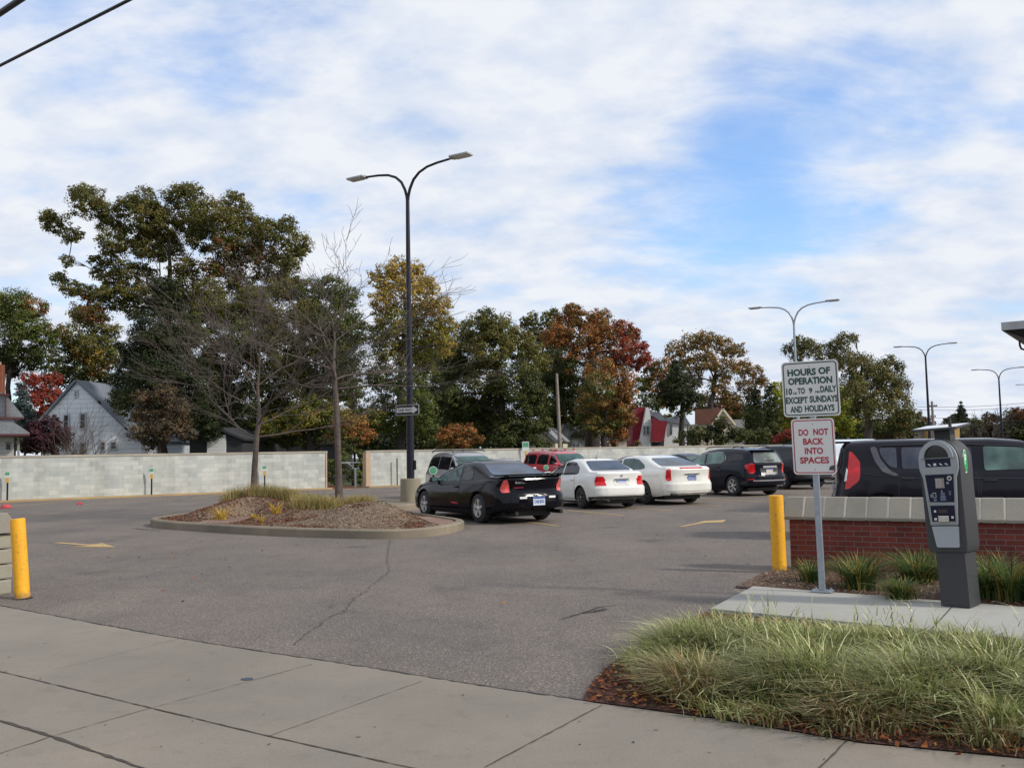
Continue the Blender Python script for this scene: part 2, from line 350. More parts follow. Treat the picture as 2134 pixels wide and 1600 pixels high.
# ------------------------------------------------------------------ the setting
def xy(*px): return [G(*p) for p in px]
M_LAWN = mat('lawn', (.055, .06, .022), .95, var=.45, scale=1.2)
g = sheet('ground', [(-900, -300), (900, -300), (900, 1500), (-900, 1500)], -.03, M_LAWN)
def wallline(px):                                   # foot of the long block wall seen in a pixel column
    d = ray(px, 960); k = d.x/d.y; Y = 54.56/(1-.683*k); return Vector((k*Y, Y, 0))
WD = Vector((1, .683, 0)).normalized(); WN = Vector((.683, -1, 0)).normalized()
lot = [Vector((-60, -30, 0)), Vector((90, -30, 0)), Vector((90, 110, 0)), Vector((52, 106, 0)), wallline(1790)+WN*.1, wallline(-150)+WN*.1, Vector((-60, 20, 0))]
sheet('parking_lot_asphalt', lot, 0.0, M_ASPH)
we = xy((0, 1262), (150, 1290), (300, 1318), (430, 1340), (560, 1360), (680, 1378), (800, 1396), (1000, 1429), (1220, 1460), (1240, 1465), (1500, 1500), (1800, 1550), (2134, 1582))
SWE = [Vector((-9.6, 13.9, 0))]+we+[Vector((5.2, 3.55, 0)), Vector((9, 1.6, 0))]
sheet('sidewalk', SWE+[Vector((9, -12, 0)), Vector((-22, -12, 0)), Vector((-22, 13.9, 0))], .004, M_WALK)
def strip(mb, pts, w, z, jag=0.0, taper=False, rnd=random.Random(3)):
    pts = [Vector((p[0], p[1], z)) for p in pts]; out = []
    if jag:
        q = [pts[0]]
        for a, b in zip(pts, pts[1:]):
            n = max(2, int((b-a).length/.06)); d = (b-a).normalized(); s = Vector((-d.y, d.x, 0))
            for i in range(1, n+1): q.append(a.lerp(b, i/n)+s*rnd.uniform(-jag, jag))
        pts = q
    L_, R_ = [], []
    for i, p in enumerate(pts):
        d = (pts[min(i+1, len(pts)-1)]-pts[max(0, i-1)]).normalized(); s = Vector((-d.y, d.x, 0))
        ww = w*(rnd.uniform(.35, 1.3) if jag else 1)
        if taper: ww *= max(.12, math.sin(math.pi*(i+.3)/(len(pts)+.2)))
        L_.append(p+s*ww/2); R_.append(p-s*ww/2)
    n = len(pts); mb.add(L_+R_, [(i, i+1, n+i+1, n+i) for i in range(n-1)])
b = MB()
ext = lambda a, c, k: [a-(c-a)*k, a, c, c+(c-a)*k]
strip(b, [G(-300, 1330)]+xy((0, 1400), (165, 1440), (330, 1480), (560, 1535), (850, 1600))+[G(1200, 1668)], .014, .008, .002)
strip(b, xy((650, 1385), (320, 1475), (110, 1535)), .006, .008, .003)
strip(b, xy((880, 1420), (560, 1535)), .005, .008, .003)
strip(b, xy((440, 1315), (120, 1395)), .004, .008, .003)
strip(b, xy((1255, 1470), (1010, 1600)), .011, .008, .003)
strip(b, xy((1765, 1545), (1700, 1610)), .012, .008, .003)
strip(b, xy((110, 1535), (0, 1572)), .010, .008, .006)
strip(b, [G(-200, 1455)]+xy((0, 1503), (100, 1533), (290, 1600))+[G(400, 1640)], .030, .008, .004)
tag(b.build('sidewalk_joints', M_DARKJ), kind='structure')
b = MB(); strip(b, we[:9], .022, .007, .008); tag(b.build('pavement_edge_gap', M_CRACK), kind='structure')
b = MB()
strip(b, xy((812, 1125), (806, 1160), (812, 1190), (770, 1225), (735, 1250), (715, 1275), (680, 1290), (640, 1320), (612, 1345)), .009, .005, .026)
strip(b, xy((1165, 1292), (1215, 1277), (1250, 1265), (1290, 1260)), .035, .005, .015, taper=True)
strip(b, xy((1215, 1278), (1240, 1275), (1262, 1268)), .07, .0055, .012, taper=True)
strip(b, xy((80, 1101), (190, 1092), (320, 1084)), .03, .005, .03)
strip(b, xy((275, 1100), (300, 1103), (340, 1104)), .10, .005, .03, taper=True)
tag(b.build('asphalt_cracks', M_CRACK), kind='structure')
def paint(name, px=None, pts=None):
    p = [Vector(q) for q in (pts or xy(*px))]; b = MB(); q = [Vector((v.x, v.y, .006)) for v in p]
    b.add(q, [tuple(range(len(q)))]); o = b.build(name, M_YLINE)
    if o.data.polygons[0].normal.z < 0: o.data.flip_normals()
    return tag(o, kind='structure')
paint('painted_arrow', [(107, 1131), (128, 1130), (180, 1134.2), (199, 1133.8), (213, 1131.5), (224, 1135), (242, 1140.5), (190, 1140), (146, 1139.8), (185, 1137.2)])
paint('painted_arrow', [(1250+x/4.268, 880+y/4.268) for x, y in ((700, 928), (745, 928), (925, 895), (1090, 890), (1128, 866), (930, 876), (868, 893))])
HD = Vector((math.cos(rad(116)), math.sin(rad(116)), 0)); HS = Vector((HD.y, -HD.x, 0))
ends = [G(1163, 1096), G(1303, 1074.5), G(1402, 1064.5), G(1502, 1054.5), G(1590, 1046)]
ends += [ends[-1]+(ends[-1]-ends[-2])*k for k in (1, 2, 3)]
for e in ends: paint('stall_line', pts=[e+HS*.05, e-HS*.05, e+HD*5.6-HS*.05, e+HD*5.6+HS*.05])
for px in (60, 180, 330, 480, 610, 720, 850, 960, 1080):
    w = wallline(px)+WN*.7; d = (WN*.8+WD*(-.6)).normalized(); s = Vector((-d.y, d.x, 0))*.05
    paint('stall_line', pts=[w-s, w+s, w+d*5.2+s, w+d*5.2-s])

# island with kerb and mulch mounds
ISL = [(-9.24, 23.82), (-9.05, 23.1), (-8.55, 22.42), (-7.9, 21.75), (-7.36, 21.3), (-6.1, 20.25), (-4.67, 19.24), (-3.3, 18.5), (-2.5, 18.2), (-1.9, 18.3), (-1.45, 18.9), (-1.15, 19.8), (-1.08, 20.6),
       (-1.3, 21.3), (-1.9, 22.5), (-2.6, 24.0), (-3.25, 25.4), (-3.6, 26.8), (-3.1, 27.9), (-2.45, 28.5), (-2.2, 29.6), (-2.6, 30.6), (-3.8, 30.9), (-5.6, 29.9), (-7.8, 27.6), (-9.0, 25.5)]
def inset(poly, d):
    n = len(poly); out = []
    for i in range(n):
        a, p, c = Vector(poly[i-1]), Vector(poly[i]), Vector(poly[(i+1) % n])
        t = ((p-a).normalized()+(c-p).normalized()).normalized(); out.append(p+Vector((-t.y, t.x))*d)
    return out
def smooth_poly(poly, k=2):
    for _ in range(k):
        q = []
        for a, c in zip(poly, poly[1:]+poly[:1]):
            a, c = Vector(a), Vector(c); q += [a*.75+c*.25, a*.25+c*.75]
        poly = q
    return poly
ISL = smooth_poly(ISL, 2)
if sum(a[0]*c[1]-c[0]*a[1] for a, c in zip(ISL, ISL[1:]+ISL[:1])) < 0: ISL = ISL[::-1]
inn = inset(ISL, .17); n = len(ISL); b = MB(); KH = .18
vs = [(p[0], p[1], -.01) for p in ISL]+[(p[0], p[1], KH-.03) for p in ISL]+[tuple(q) for q in [(p[0], p[1], KH) for p in inset(ISL, .03)]]+[(p[0], p[1], KH) for p in inn]+[(p[0], p[1], .02) for p in inn]
b.add(vs, [(r*n+i, r*n+(i+1) % n, (r+1)*n+(i+1) % n, (r+1)*n+i) for r in range(4) for i in range(n)])
tag(b.build('island_kerb', M_KERB, smooth=40), kind='structure')
def inpoly(x, y, poly):
    c = False; n = len(poly)
    for i in range(n):
        a, d = poly[i], poly[i-1]
        if (a[1] > y) != (d[1] > y) and x < (d[0]-a[0])*(y-a[1])/(d[1]-a[1])+a[0]: c = not c
    return c
def edist(x, y, poly):
    m = 9e9
    for i in range(len(poly)):
        a, d = poly[i], poly[i-1]; ex, ey = d[0]-a[0], d[1]-a[1]; t = max(0, min(1, ((x-a[0])*ex+(y-a[1])*ey)/(ex*ex+ey*ey+1e-9)))
        m = min(m, math.hypot(x-a[0]-t*ex, y-a[1]-t*ey))
    return m
PATCHES = [[G(x, y, .155) for x, y in px] for px in ([(432, 1083), (525, 1075), (505, 1084), (470, 1090), (408, 1088)], [(895, 1087), (872, 1077), (925, 1074), (944, 1084), (936, 1090), (915, 1092)])]
def pdist(x, y):
    m = 9
    for p in PATCHES:
        if inpoly(x, y, p): return 0
        m = min(m, edist(x, y, p))
    return m
def mound(x, y):
    e = min(1, edist(x, y, inn)/.9, max(0, pdist(x, y)-.02)/.55); e = e*e*(3-2*e)
    h = .41*math.exp(-(((x+3.45)/1.05)**2+((y-21.9)/1.7)**2))+.47*math.exp(-(((x+6.95)/1.25)**2+((y-24.6)/1.9)**2))+.16*math.exp(-(((x+5.2)/1.2)**2+((y-23.6)/1.5)**2))
    return h*e
from mathutils import noise as mnoise
def isl_z(x, y): return .135+mound(x, y)+.02*mnoise.noise((x*5, y*5, 0))*min(1, mound(x, y)*8)
b = MB(); st = .11; idx = {}; xs = np.arange(-9.3, -.9, st); ys = np.arange(18, 31, st)
for i, x in enumerate(xs):
    for j, y in enumerate(ys):
        if inpoly(x, y, ISL) and edist(x, y, ISL) > .07: idx[i, j] = len(b.v); b.v.append((x, y, isl_z(x, y)))
for (i, j), k in list(idx.items()):
    q = [idx.get(t) for t in ((i, j), (i+1, j), (i+1, j+1), (i, j+1))]
    if None not in q: b.f.append(tuple(q)); b.mi.append(0)
M_MULCH = mat_mulch('mulch', [(.18, .13, .09), (.28, .22, .165), (.13, .085, .055), (.33, .27, .21)])
tag(b.build('island_mulch', M_MULCH, smooth=80), kind='structure')
M_PAVER = mat_brick('concrete_pavers', (.30, .19, .15), (.24, .155, .125), (.16, .12, .10), .2, .1, .006, vec='Object')
def isl_patch(name, px, m, z=.155):
    p = [G(x, y, z) for x, y in px]; return sheet(name, p, z, m, thick=.03)
isl_patch('island_paving', [(432, 1083), (525, 1075), (505, 1084), (470, 1090), (408, 1088)], M_PAVER)
isl_patch('island_paving', [(895, 1087), (872, 1077), (925, 1074), (944, 1084), (936, 1090), (915, 1092)], M_PAVER, .152)
sheet('lamp_island_paving', [(-3.5, 27.5), (-3.2, 28.2), (-2.7, 28.7), (-2.5, 29.6), (-2.8, 30.3), (-3.8, 30.6), (-5.0, 29.9), (-5.4, 28.2), (-4.4, 27.2)], .165, M_KERB, thick=.05)

# strip of kerb at the foot of the long wall, pay station pad, planting bed soil
def slab(name, a, c, w, z0, z1, m, nrm):
    b = MB(); b.prism([a, c, c+nrm*w, a+nrm*w], (0, 0, z1-z0)); 
    for i in range(len(b.v)): b.v[i] = (b.v[i][0], b.v[i][1], b.v[i][2]+z0)
    return b
M_KERBY = mat_concrete('worn_yellow_kerb', (.44, .33, .19), .2, .35, (1.05, .95, .75))
for a, c in ((wallline(-150), wallline(684)), (wallline(760), wallline(1780))):
    tag(slab('k', a, c, .55, 0, .07, None, WN).build('wall_kerb', M_KERBY), kind='structure')
C0 = Vector((1.91, 9.27, 0)); C1 = Vector((2.71, 10.72, 0)); PD = Vector((.785, -.62, 0)).normalized()
sheet('pay_station_pad', [C0, C1, C1+PD*4.2, C1+PD*7, C0+PD*7.2, C0+PD*4], .05, M_PAD, thick=.06)
b = MB(); strip(b, [C0+PD*2.05+Vector((0, 0, 0)), C1+PD*2.15], .01, .054); tag(b.build('pad_joint', M_DARKJ), kind='structure')
M_BED = mat_mulch('bed_mulch', [(.10, .065, .05), (.20, .14, .11), (.05, .03, .025), (.27, .20, .16)])
sheet('planting_bed', [C1+Vector((-.15, .2, 0)), Vector((3.2, 12.1, 0)), Vector((3.62, 12.42, 0)), Vector((8, 9.9, 0)), C1+PD*7], .028, M_BED, thick=.02)
M_SOIL = mat_mulch('soil', [(.055, .032, .025), (.09, .05, .04), (.04, .022, .018), (.13, .075, .05)])
BED = [Vector((.42, 6.13, 0)), Vector((.52, 6.6, 0)), Vector((.75, 7.25, 0)), Vector((1.2, 8.2, 0)), Vector((1.72, 9.0, 0)), C0, C0+PD*4, C0+PD*7.2, Vector((6.2, 3.0, 0)), Vector((5.2, 3.55, 0)), Vector(we[12]), Vector(we[11]), Vector(we[10]), Vector(we[9])]
sheet('grass_bed_soil', BED, .012, M_SOIL)

# ------------------------------------------------------------------ walls
def block_wall(label, a, c, ends):
    t = thing('block_wall', label, 'wall', a, 0, 'long grey block wall along the far edge of the lot')
    b = MB(); b.prism([a, c, c-WN*.2, a-WN*.2], (0, 0, 1.86)); o = b.build('blockwork', M_CBLOCK, t); uvbox(o)
    b = MB(); q = WN*.03
    b.prism([a+q-WD*.03, c+q+WD*.03, c-WN*.23+WD*.03, a-WN*.23-WD*.03], (0, 0, .09)); b.v = [(x, y, z+1.862) for x, y, z in b.v]
    b.build('wall_cap', M_CAPC, t)
    for e, sg in ends:
        b = MB(); p = e; b.prism([p+WN*.045, p+WN*.045+WD*.26*sg, p-WN*.36+WD*.26*sg, p-WN*.36], (0, 0, 1.858)); b.build('end_pillar', mat_concrete('pillar_tan', (.50, .37, .27), .1, .2), t)
    return t
block_wall('left stretch of pale grey concrete block wall, ending at the gap by the bare tree', wallline(-150), wallline(681), [(wallline(681), -.25)])
block_wall('right stretch of pale grey concrete block wall, running behind the parked cars', wallline(764), wallline(1775), [(wallline(762), 1)])

BA = Vector((3.66, 12.45, 0)); BD = Vector((6.08-3.71, 11.12-12.46, 0)).normalized(); BN = Vector((BD.y, -BD.x, 0)); BL = 5.2
def masonry_wall(label, a, d, nn, Ln, wmat, hgt):
    """low wall: body from a along d, facing nn, sloping stone coping on top"""
    t = thing('low_wall', label, 'wall', a, 0, 'low walls either side of the lot entrance')
    b = MB(); b.prism([a, a+d*Ln, a+d*Ln-nn*.42, a-nn*.42], (0, 0, hgt)); o = b.build('wall_body', wmat, t); uvbox(o)
    sec = lambda s, z: a+nn*s+Vector((0, 0, z))
    prof = [(.05, hgt+.002), (.055, hgt+.04), (-.11, hgt+.29), (-.31, hgt+.29), (-.475, hgt+.04), (-.47, hgt+.002)]
    b = MB(); i = 0; x = -.06
    while x < Ln:
        w = .262; j = random.uniform(-.004, .004)
        b.prism([sec(s+j, z+j*.6)+d*x for s, z in prof], d*(w-.02)); x += w
    b.prism([sec(-.21+(s+.21)*.955, hgt+.0045+(z-hgt)*.965)+d*(-.05) for s, z in prof], d*(Ln+.03), mi=1)
    b.build('coping', [M_COPING, M_JOINT], t, bevel=.006)
    return t
masonry_wall('low red brick wall with sloping stone coping, behind the pay station', BA, BD, BN, BL, M_BRICK, .665)
LA = Vector((-6.46, 11.30, 0))
t = thing('low_wall', 'low wall of rough grey stone blocks behind the leaning yellow bollard', 'wall', LA, 0, 'low walls either side of the lot entrance')
b = MB(); dL = Vector((-.857, .515, 0)); nL = Vector((-.515, -.857, 0))
for r in range(4):
    x = 0
    while x < 5:
        w = random.uniform(.32, .5) if (r % 2 or x) else .22; j = random.uniform(0, .02)
        a = LA+dL*(x+.004+(j if x == 0 else 0))+nL*j; b.prism([a, a+dL*(w-.01), a+dL*(w-.01)-nL*(.4+2*j), a-nL*(.4+2*j)], (0, 0, .175))
        for i in range(len(b.v)-8, len(b.v)): b.v[i] = (b.v[i][0], b.v[i][1], b.v[i][2]+r*.187)
        x += w
b.build('wall_body', M_STONE, t, bevel=.02)
b = MB(); sec = lambda s, z: LA+nL*s+Vector((0, 0, z)); x = -.05
while x < 5: b.prism([sec(s, z)+dL*x for s, z in ((.05, .75), (.05, .80), (-.10, 1.0), (-.30, 1.0), (-.45, .8), (-.45, .75))], dL*.4); x += .41
b.build('coping', M_COPING, t, bevel=.012)

# ------------------------------------------------------------------ houses
def P(px, py, Y): return at(px, py, Y)
def house(name, label, Y, front, dv, wmat, roofs, rmat, wins=(), cat='house', trim=None, extra=None, over=.25, group='houses behind the block wall'):
    """front: wall outline as pixels at depth Y; roofs: edges (i, j) of it that carry a slope"""
    pts = [P(x, y, Y) for x, y in front]; pts = [Vector((p.x, p.y, max(p.z, 0))) for p in pts]; dv = Vector(dv)
    base = Vector((sum(p.x for p in pts)/len(pts), Y, 0)); t = thing(name, label, cat, base, 0, group)
    b = MB(); b.prism(pts, dv); b.build('wall', wmat, t)
    rm = rmat
    for (i, j) in roofs:
        a, c = pts[i], pts[j]; e = (c-a).normalized(); up = e.cross(Vector((0, -1, 0))); up = up if up.z > 0 else -up
        lo = 1 if a.z > c.z else 0; a2 = a-e*(0 if lo else over); c2 = c+e*(over if lo else 0); f = dv.normalized()*over
        b = MB(); b.prism([a2-f+up*.003, c2-f+up*.003, c2-f+up*.14, a2-f+up*.14], dv+2*f); o = b.build('roof', rm, t)
        if trim:
            b = MB(); b.prism([a2-f*1.05-up*.12, c2-f*1.05-up*.12, c2-f*1.05+up*.11, a2-f*1.05+up*.11], f*.25); b.build('trim', trim, o)
    for (x0, y0, x1, y1) in wins:
        q = [P(x0, y0, Y), P(x1, y0, Y), P(x1, y1, Y), P(x0, y1, Y)]; cx = (q[0].x+q[1].x)/2; w = q[1].x-q[0].x; zt = q[0].z; zb = q[2].z
        b = MB(); b.box((cx, Y-.03, (zt+zb)/2), (w+.16, .1, zt-zb+.16)); f = b.build('window', M_WTRIM, t)
        b = MB(); hh = (zt-zb)/2
        for k in (0, 1): b.box((cx, Y-.09, zb+hh*(k+.5)), (w-.02, .03, hh-.05))
        b.build('pane', M_GLD2, f)
    if extra: extra(t)
    return t
M_WTRIM = mat('window_trim', (.42, .43, .45), .6, var=.03); M_GLD2 = mat_glass('window_pane', (.05, .06, .07), .08)
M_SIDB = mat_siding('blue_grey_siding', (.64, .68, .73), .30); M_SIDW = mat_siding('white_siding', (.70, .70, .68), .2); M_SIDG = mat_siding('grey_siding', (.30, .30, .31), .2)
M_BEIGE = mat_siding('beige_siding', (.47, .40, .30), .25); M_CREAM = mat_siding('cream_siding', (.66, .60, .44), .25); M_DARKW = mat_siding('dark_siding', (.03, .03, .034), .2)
M_RG = mat_shingle('grey_shingles', (.15, .17, .20)); M_RL = mat_shingle('light_grey_shingles', (.26, .27, .28)); M_RR = mat_shingle('red_shingles', (.20, .012, .022)); M_RB = mat_shingle('brown_shingles', (.13, .055, .04)); M_RD = mat_shingle('dark_shingles', (.035, .035, .04))
M_REDTRIM = mat('red_trim', (.13, .035, .035), .7)
def vent(t):
    p = P(192, 799, 64); q = P(205, 803, 64)
    b = MB(); b.box(((p.x+q.x)/2+.4, 63.5, 6.35), (.5, .7, .35)); b.build('skylight', M_GLD2, t)
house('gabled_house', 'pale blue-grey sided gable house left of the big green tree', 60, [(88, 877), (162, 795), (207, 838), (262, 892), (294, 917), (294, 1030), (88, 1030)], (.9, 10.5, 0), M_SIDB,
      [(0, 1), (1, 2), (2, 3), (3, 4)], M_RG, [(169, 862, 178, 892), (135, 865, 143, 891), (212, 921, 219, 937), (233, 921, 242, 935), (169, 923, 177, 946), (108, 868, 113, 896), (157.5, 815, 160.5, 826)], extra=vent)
def h0(t):
    Y = 50
    def pr(name, px, d, m, y0=Y, par=t):
        b = MB(); b.prism([Vector((p.x, p.y, max(0, p.z))) for p in [P(x, y, y0) for x, y in px]], (-.6*d, d, 0)); return b.build(name, m, par)
    r = pr('roof', [(-200, 869), (-150, 812), (-40, 800), (12, 822), (50, 869)], 8, M_RL, Y-.5)
    pr('trim', [(-200, 869.5), (50, 869.5), (50, 873), (-200, 873)], .3, M_REDTRIM, Y-.9, r)
    pr('trim', [(10.5, 828), (13, 828), (13, 869), (10.5, 869)], .3, M_REDTRIM, Y-.75, r)
    pr('trim', [(-10, 818), (12, 820), (20, 822), (20, 824), (-10, 822)], .4, M_REDTRIM, Y-.8, r)
    r = pr('porch_roof', [(-200, 876), (27, 879), (45, 890), (62, 902), (62, 904), (-200, 904)], 3, M_RL, Y-2.2)
    pr('trim', [(-200, 904.2), (62, 904.2), (62, 908), (-200, 908)], 3.1, M_REDTRIM, Y-2.3, r)
    c = pr('chimney', [(-16, 760), (10.5, 760), (10.5, 830), (-16, 830)], 1.0, mat_brick('chimney_brick', (.32, .10, .05), (.24, .075, .04), (.3, .22, .18), .22, .075, .01, vec='Object'), Y-.1)
    pr('chimney_pot', [(-3, 754), (3, 754), (3, 760), (-3, 760)], .4, mat('clay', (.45, .36, .22), .8), Y+.2, c)
    l = MB(); p = P(17, 931, Y-2.35); l.box((p.x, p.y, p.z), (.16, .14, .3)); l.box((p.x, p.y, p.z+.2), (.22, .2, .06)); l.tube([(p.x, p.y, p.z+.2), (p.x, p.y, p.z+.34)], .02, 6); l.build('wall_lantern', M_BLK, t)
    pr('door', [(36, 912), (41, 912), (41, 960), (36, 960)], .1, M_WTRIM, Y-.06)
house('porch_house', 'white house with grey roofs, red trim and brick chimney at the left edge', 50, [(-200, 872), (29, 874), (29, 1030), (-200, 1030)], (-5, 8, 0), M_SIDW, [], M_RL, extra=h0)
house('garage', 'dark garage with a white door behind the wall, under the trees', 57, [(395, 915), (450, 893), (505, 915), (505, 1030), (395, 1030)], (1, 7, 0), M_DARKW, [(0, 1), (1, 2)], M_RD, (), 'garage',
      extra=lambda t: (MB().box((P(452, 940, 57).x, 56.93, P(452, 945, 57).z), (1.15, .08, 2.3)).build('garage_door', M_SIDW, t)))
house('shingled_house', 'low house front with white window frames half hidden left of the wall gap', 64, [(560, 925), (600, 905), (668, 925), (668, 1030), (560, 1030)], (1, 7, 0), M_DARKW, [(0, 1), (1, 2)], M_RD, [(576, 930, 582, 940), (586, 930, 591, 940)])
house('yellow_gable_house', 'small pale yellow gable house just left of the leaning wooden pole', 80, [(1092, 918), (1126, 890), (1157, 917), (1157, 1010), (1092, 1010)], (2, 8, 0), M_CREAM, [(0, 1), (1, 2)], M_RL, [(1128, 918, 1134, 930)], trim=M_WTRIM)
house('grey_house', 'grey house with dark shingle roof just right of the leaning wooden pole', 86, [(1164, 925), (1164, 905), (1176, 884), (1184, 880), (1228, 912), (1228, 1010), (1164, 1010)], (3, 9, 0), M_SIDG, [(1, 2), (3, 4)], M_RD, [(1194, 914, 1197, 918), (1193, 923, 1198, 934), (1203, 925, 1208, 932)], trim=M_WTRIM)
def h5(t):
    Y = 95
    def pr(name, px, d, m, y0=Y, par=t):
        b = MB(); b.prism([Vector((p.x, p.y, max(0, p.z))) for p in [P(x, y, y0) for x, y in px]], (0, d, 0)); return b.build(name, m, par)
    pr('roof', [(1331, 848), (1346, 849), (1337, 905), (1326, 922), (1316, 940), (1320, 880)], 5, M_RR, Y+1)
    pr('entrance_roof', [(1361, 869), (1372, 876), (1391, 878), (1382, 920), (1357, 920)], .5, M_RR, Y-.6)
    pr('dormer_roof', [(1353, 856), (1376, 859), (1390, 877), (1374, 876), (1363, 868), (1355, 866)], 4, M_RG, Y+.2)
    r = pr('wing', [(1384, 920), (1391, 877), (1432, 885), (1432, 1000), (1384, 1000)], 6, M_SIDW, Y+.4)
    pr('wing_roof', [(1388, 873), (1425, 862), (1440, 886), (1391, 879)], 6, M_RG, Y+.2)
    pr('window', [(1397, 884), (1401, 884), (1401, 905), (1397, 905)], .2, M_GLD2, Y+.25, r)
    pr('porch', [(1357, 921), (1384, 921), (1384, 1000), (1357, 1000)], 1, M_DARKW, Y)
    for x in (1331, 1342, 1353): pr('porch_post', [(x, 924), (x+1.6, 924), (x+1.6, 1000), (x, 1000)], .15, M_WTRIM, Y-1)
house('steep_gabled_house', 'white house with very steep front gable and dark red roof', 95, [(1333, 925), (1347, 852), (1350, 848), (1353, 852), (1362, 905), (1357, 925), (1357, 1000), (1333, 1000)], (0, 7, 0), M_SIDW, [], M_RR, [(1341, 888, 1344.5, 905), (1347.5, 888, 1351.5, 905)], extra=h5)
def h6(t):
    Y = 104
    def pr(name, px, d, m, y0=Y, par=t):
        b = MB(); b.prism([Vector((p.x, p.y, max(0, p.z))) for p in [P(x, y, y0) for x, y in px]], (0, d, 0)); return b.build(name, m, par)
    pr('roof', [(1450, 853), (1504, 850), (1481, 883), (1450, 883)], .5, M_RB, Y-.4)
    pr('wing', [(1455, 882), (1482, 882), (1482, 1000), (1455, 1000)], 6, M_BEIGE, Y-.15)
    pr('garage_roof', [(1528, 893), (1553, 910), (1553, 914), (1528, 914)], 3, mat_shingle('orange_shingles', (.30, .12, .07)), Y-1)
    pr('rear_wing', [(1530, 874), (1552, 874), (1552, 1000), (1530, 1000)], 5, M_RL, Y+3)
house('cream_gabled_house', 'cream gable house with reddish brown roof, rightmost of the houses', 104, [(1484, 885), (1506, 852), (1530, 882), (1528, 1000), (1484, 1000)], (1, 8, 0), M_CREAM, [(0, 1), (1, 2)], M_RB, [(1497, 885, 1502, 897), (1508, 872, 1513, 880)], trim=M_CREAM, extra=h6)
house('shed', 'small plain white shed beyond the wall beside the steep-gabled house', 84, [(1290, 921), (1293, 917), (1306, 917), (1306, 1000), (1290, 1000)], (0, 3, 0), mat('shed_white', (.72, .66, .52), .6, var=.03), [(1, 2)], M_RL, (), 'shed')
house('warehouse', 'low orange and grey commercial building above the dark hatchback roof', 125, [(1946, 889), (1995, 886), (2000, 888), (2000, 960), (1946, 960)], (3, 10, 0), mat('orange_panel', (.50, .30, .11), .7, var=.12, scale=.4), [], M_RL, (), 'building',
      extra=lambda t: [MB().prism([P(1944, 888, 124.7), P(2002, 886, 124.7), P(2002, 889, 124.7), P(1944, 891, 124.7)], (3, 10, 0)).build('fascia', M_RL, t), MB().prism([P(1982, 889, 124.8), P(1988, 889, 124.8), P(1988, 960, 124.8), P(1982, 960, 124.8)], (0, .2, 0)).build('column', M_RL, t)], group='commercial buildings in the distance')
house('shop_building', 'long low whitish building left of the orange building', 135, [(1880, 900), (1950, 897), (1950, 960), (1880, 960)], (3, 10, 0), mat('pale_render', (.50, .47, .42), .8), [], M_RL, [(x, 899.5, x+3, 902) for x in range(1915, 1945, 7)], 'building', group='commercial buildings in the distance')

# flat-roofed building just outside the frame, its canopy corner showing at the right edge
Yc = 22.0; p = P(2086, 672, Yc)
t = thing('canopy_building', 'dark soffit and grey fascia corner of a flat roof at the right edge', 'building', (15, Yc, 0))
cx0 = Vector((p.x, Yc, 0)); IN = Vector((.58, .815, 0)); SD = Vector((.815, -.58, 0))
def quadz(a, w, l, z0, z1, da=0.0): return [cx0+SD*a+IN*da, cx0+SD*(a+w)+IN*da, cx0+SD*(a+w)+IN*(da+l), cx0+SD*a+IN*(da+l)], z0, z1
def slab3(name, q, m_): pts, z0, z1 = q; b = MB(); b.prism([v+Vector((0, 0, z0)) for v in pts], (0, 0, z1-z0)); return b.build(name, m_, t)
slab3('wall', quadz(2.4, 5, 5, 0, p.z-.43, 1.2), M_BEIGE)
slab3('roof_fascia', quadz(0, 8, 7, p.z-.19, p.z), mat('fascia_grey', (.36, .37, .38), .5))
b = MB(); z0 = p.z-.192; zb = p.z-.42; lo = [cx0+SD*a+IN*c for a, c in ((.02, .02), (7.9, .02), (7.9, 6.9), (.02, 6.9))]; hi = [cx0+SD*a+IN*c for a, c in ((.5, .3), (7.9, .3), (7.9, 6.5), (.5, 6.5))]
b.add([(v.x, v.y, z0) for v in lo]+[(v.x, v.y, zb) for v in hi], [(0, 1, 2, 3), (4, 5, 6, 7), (0, 1, 5, 4), (1, 2, 6, 5), (2, 3, 7, 6), (3, 0, 4, 7)]); b.build('soffit', M_TRIM, t)
b = MB(); q = P(2125, 700, Yc); b.tube([(q.x+.1, Yc+.2, zb), (q.x+.1, Yc+.2, zb-.12), (q.x+.13, Yc+.2, zb-.2), (q.x+.25, Yc+.2, zb-.24), (q.x+.5, Yc+.2, zb-.22)], .025, 8); b.build('bracket', M_TRIM, t)

BY = Vector((7.85, 16.3, 0)); hx = Vector((math.cos(rad(340)), math.sin(rad(340)), 0)); hy = Vector((-hx.y, hx.x, 0))
sheet('raised_parking_bay', [BY+hx*a+hy*c for a, c in ((-2.3, -1.3), (4.5, -1.3), (4.5, 1.3), (-2.3, 1.3))], .10, M_ASPH, thick=.11)
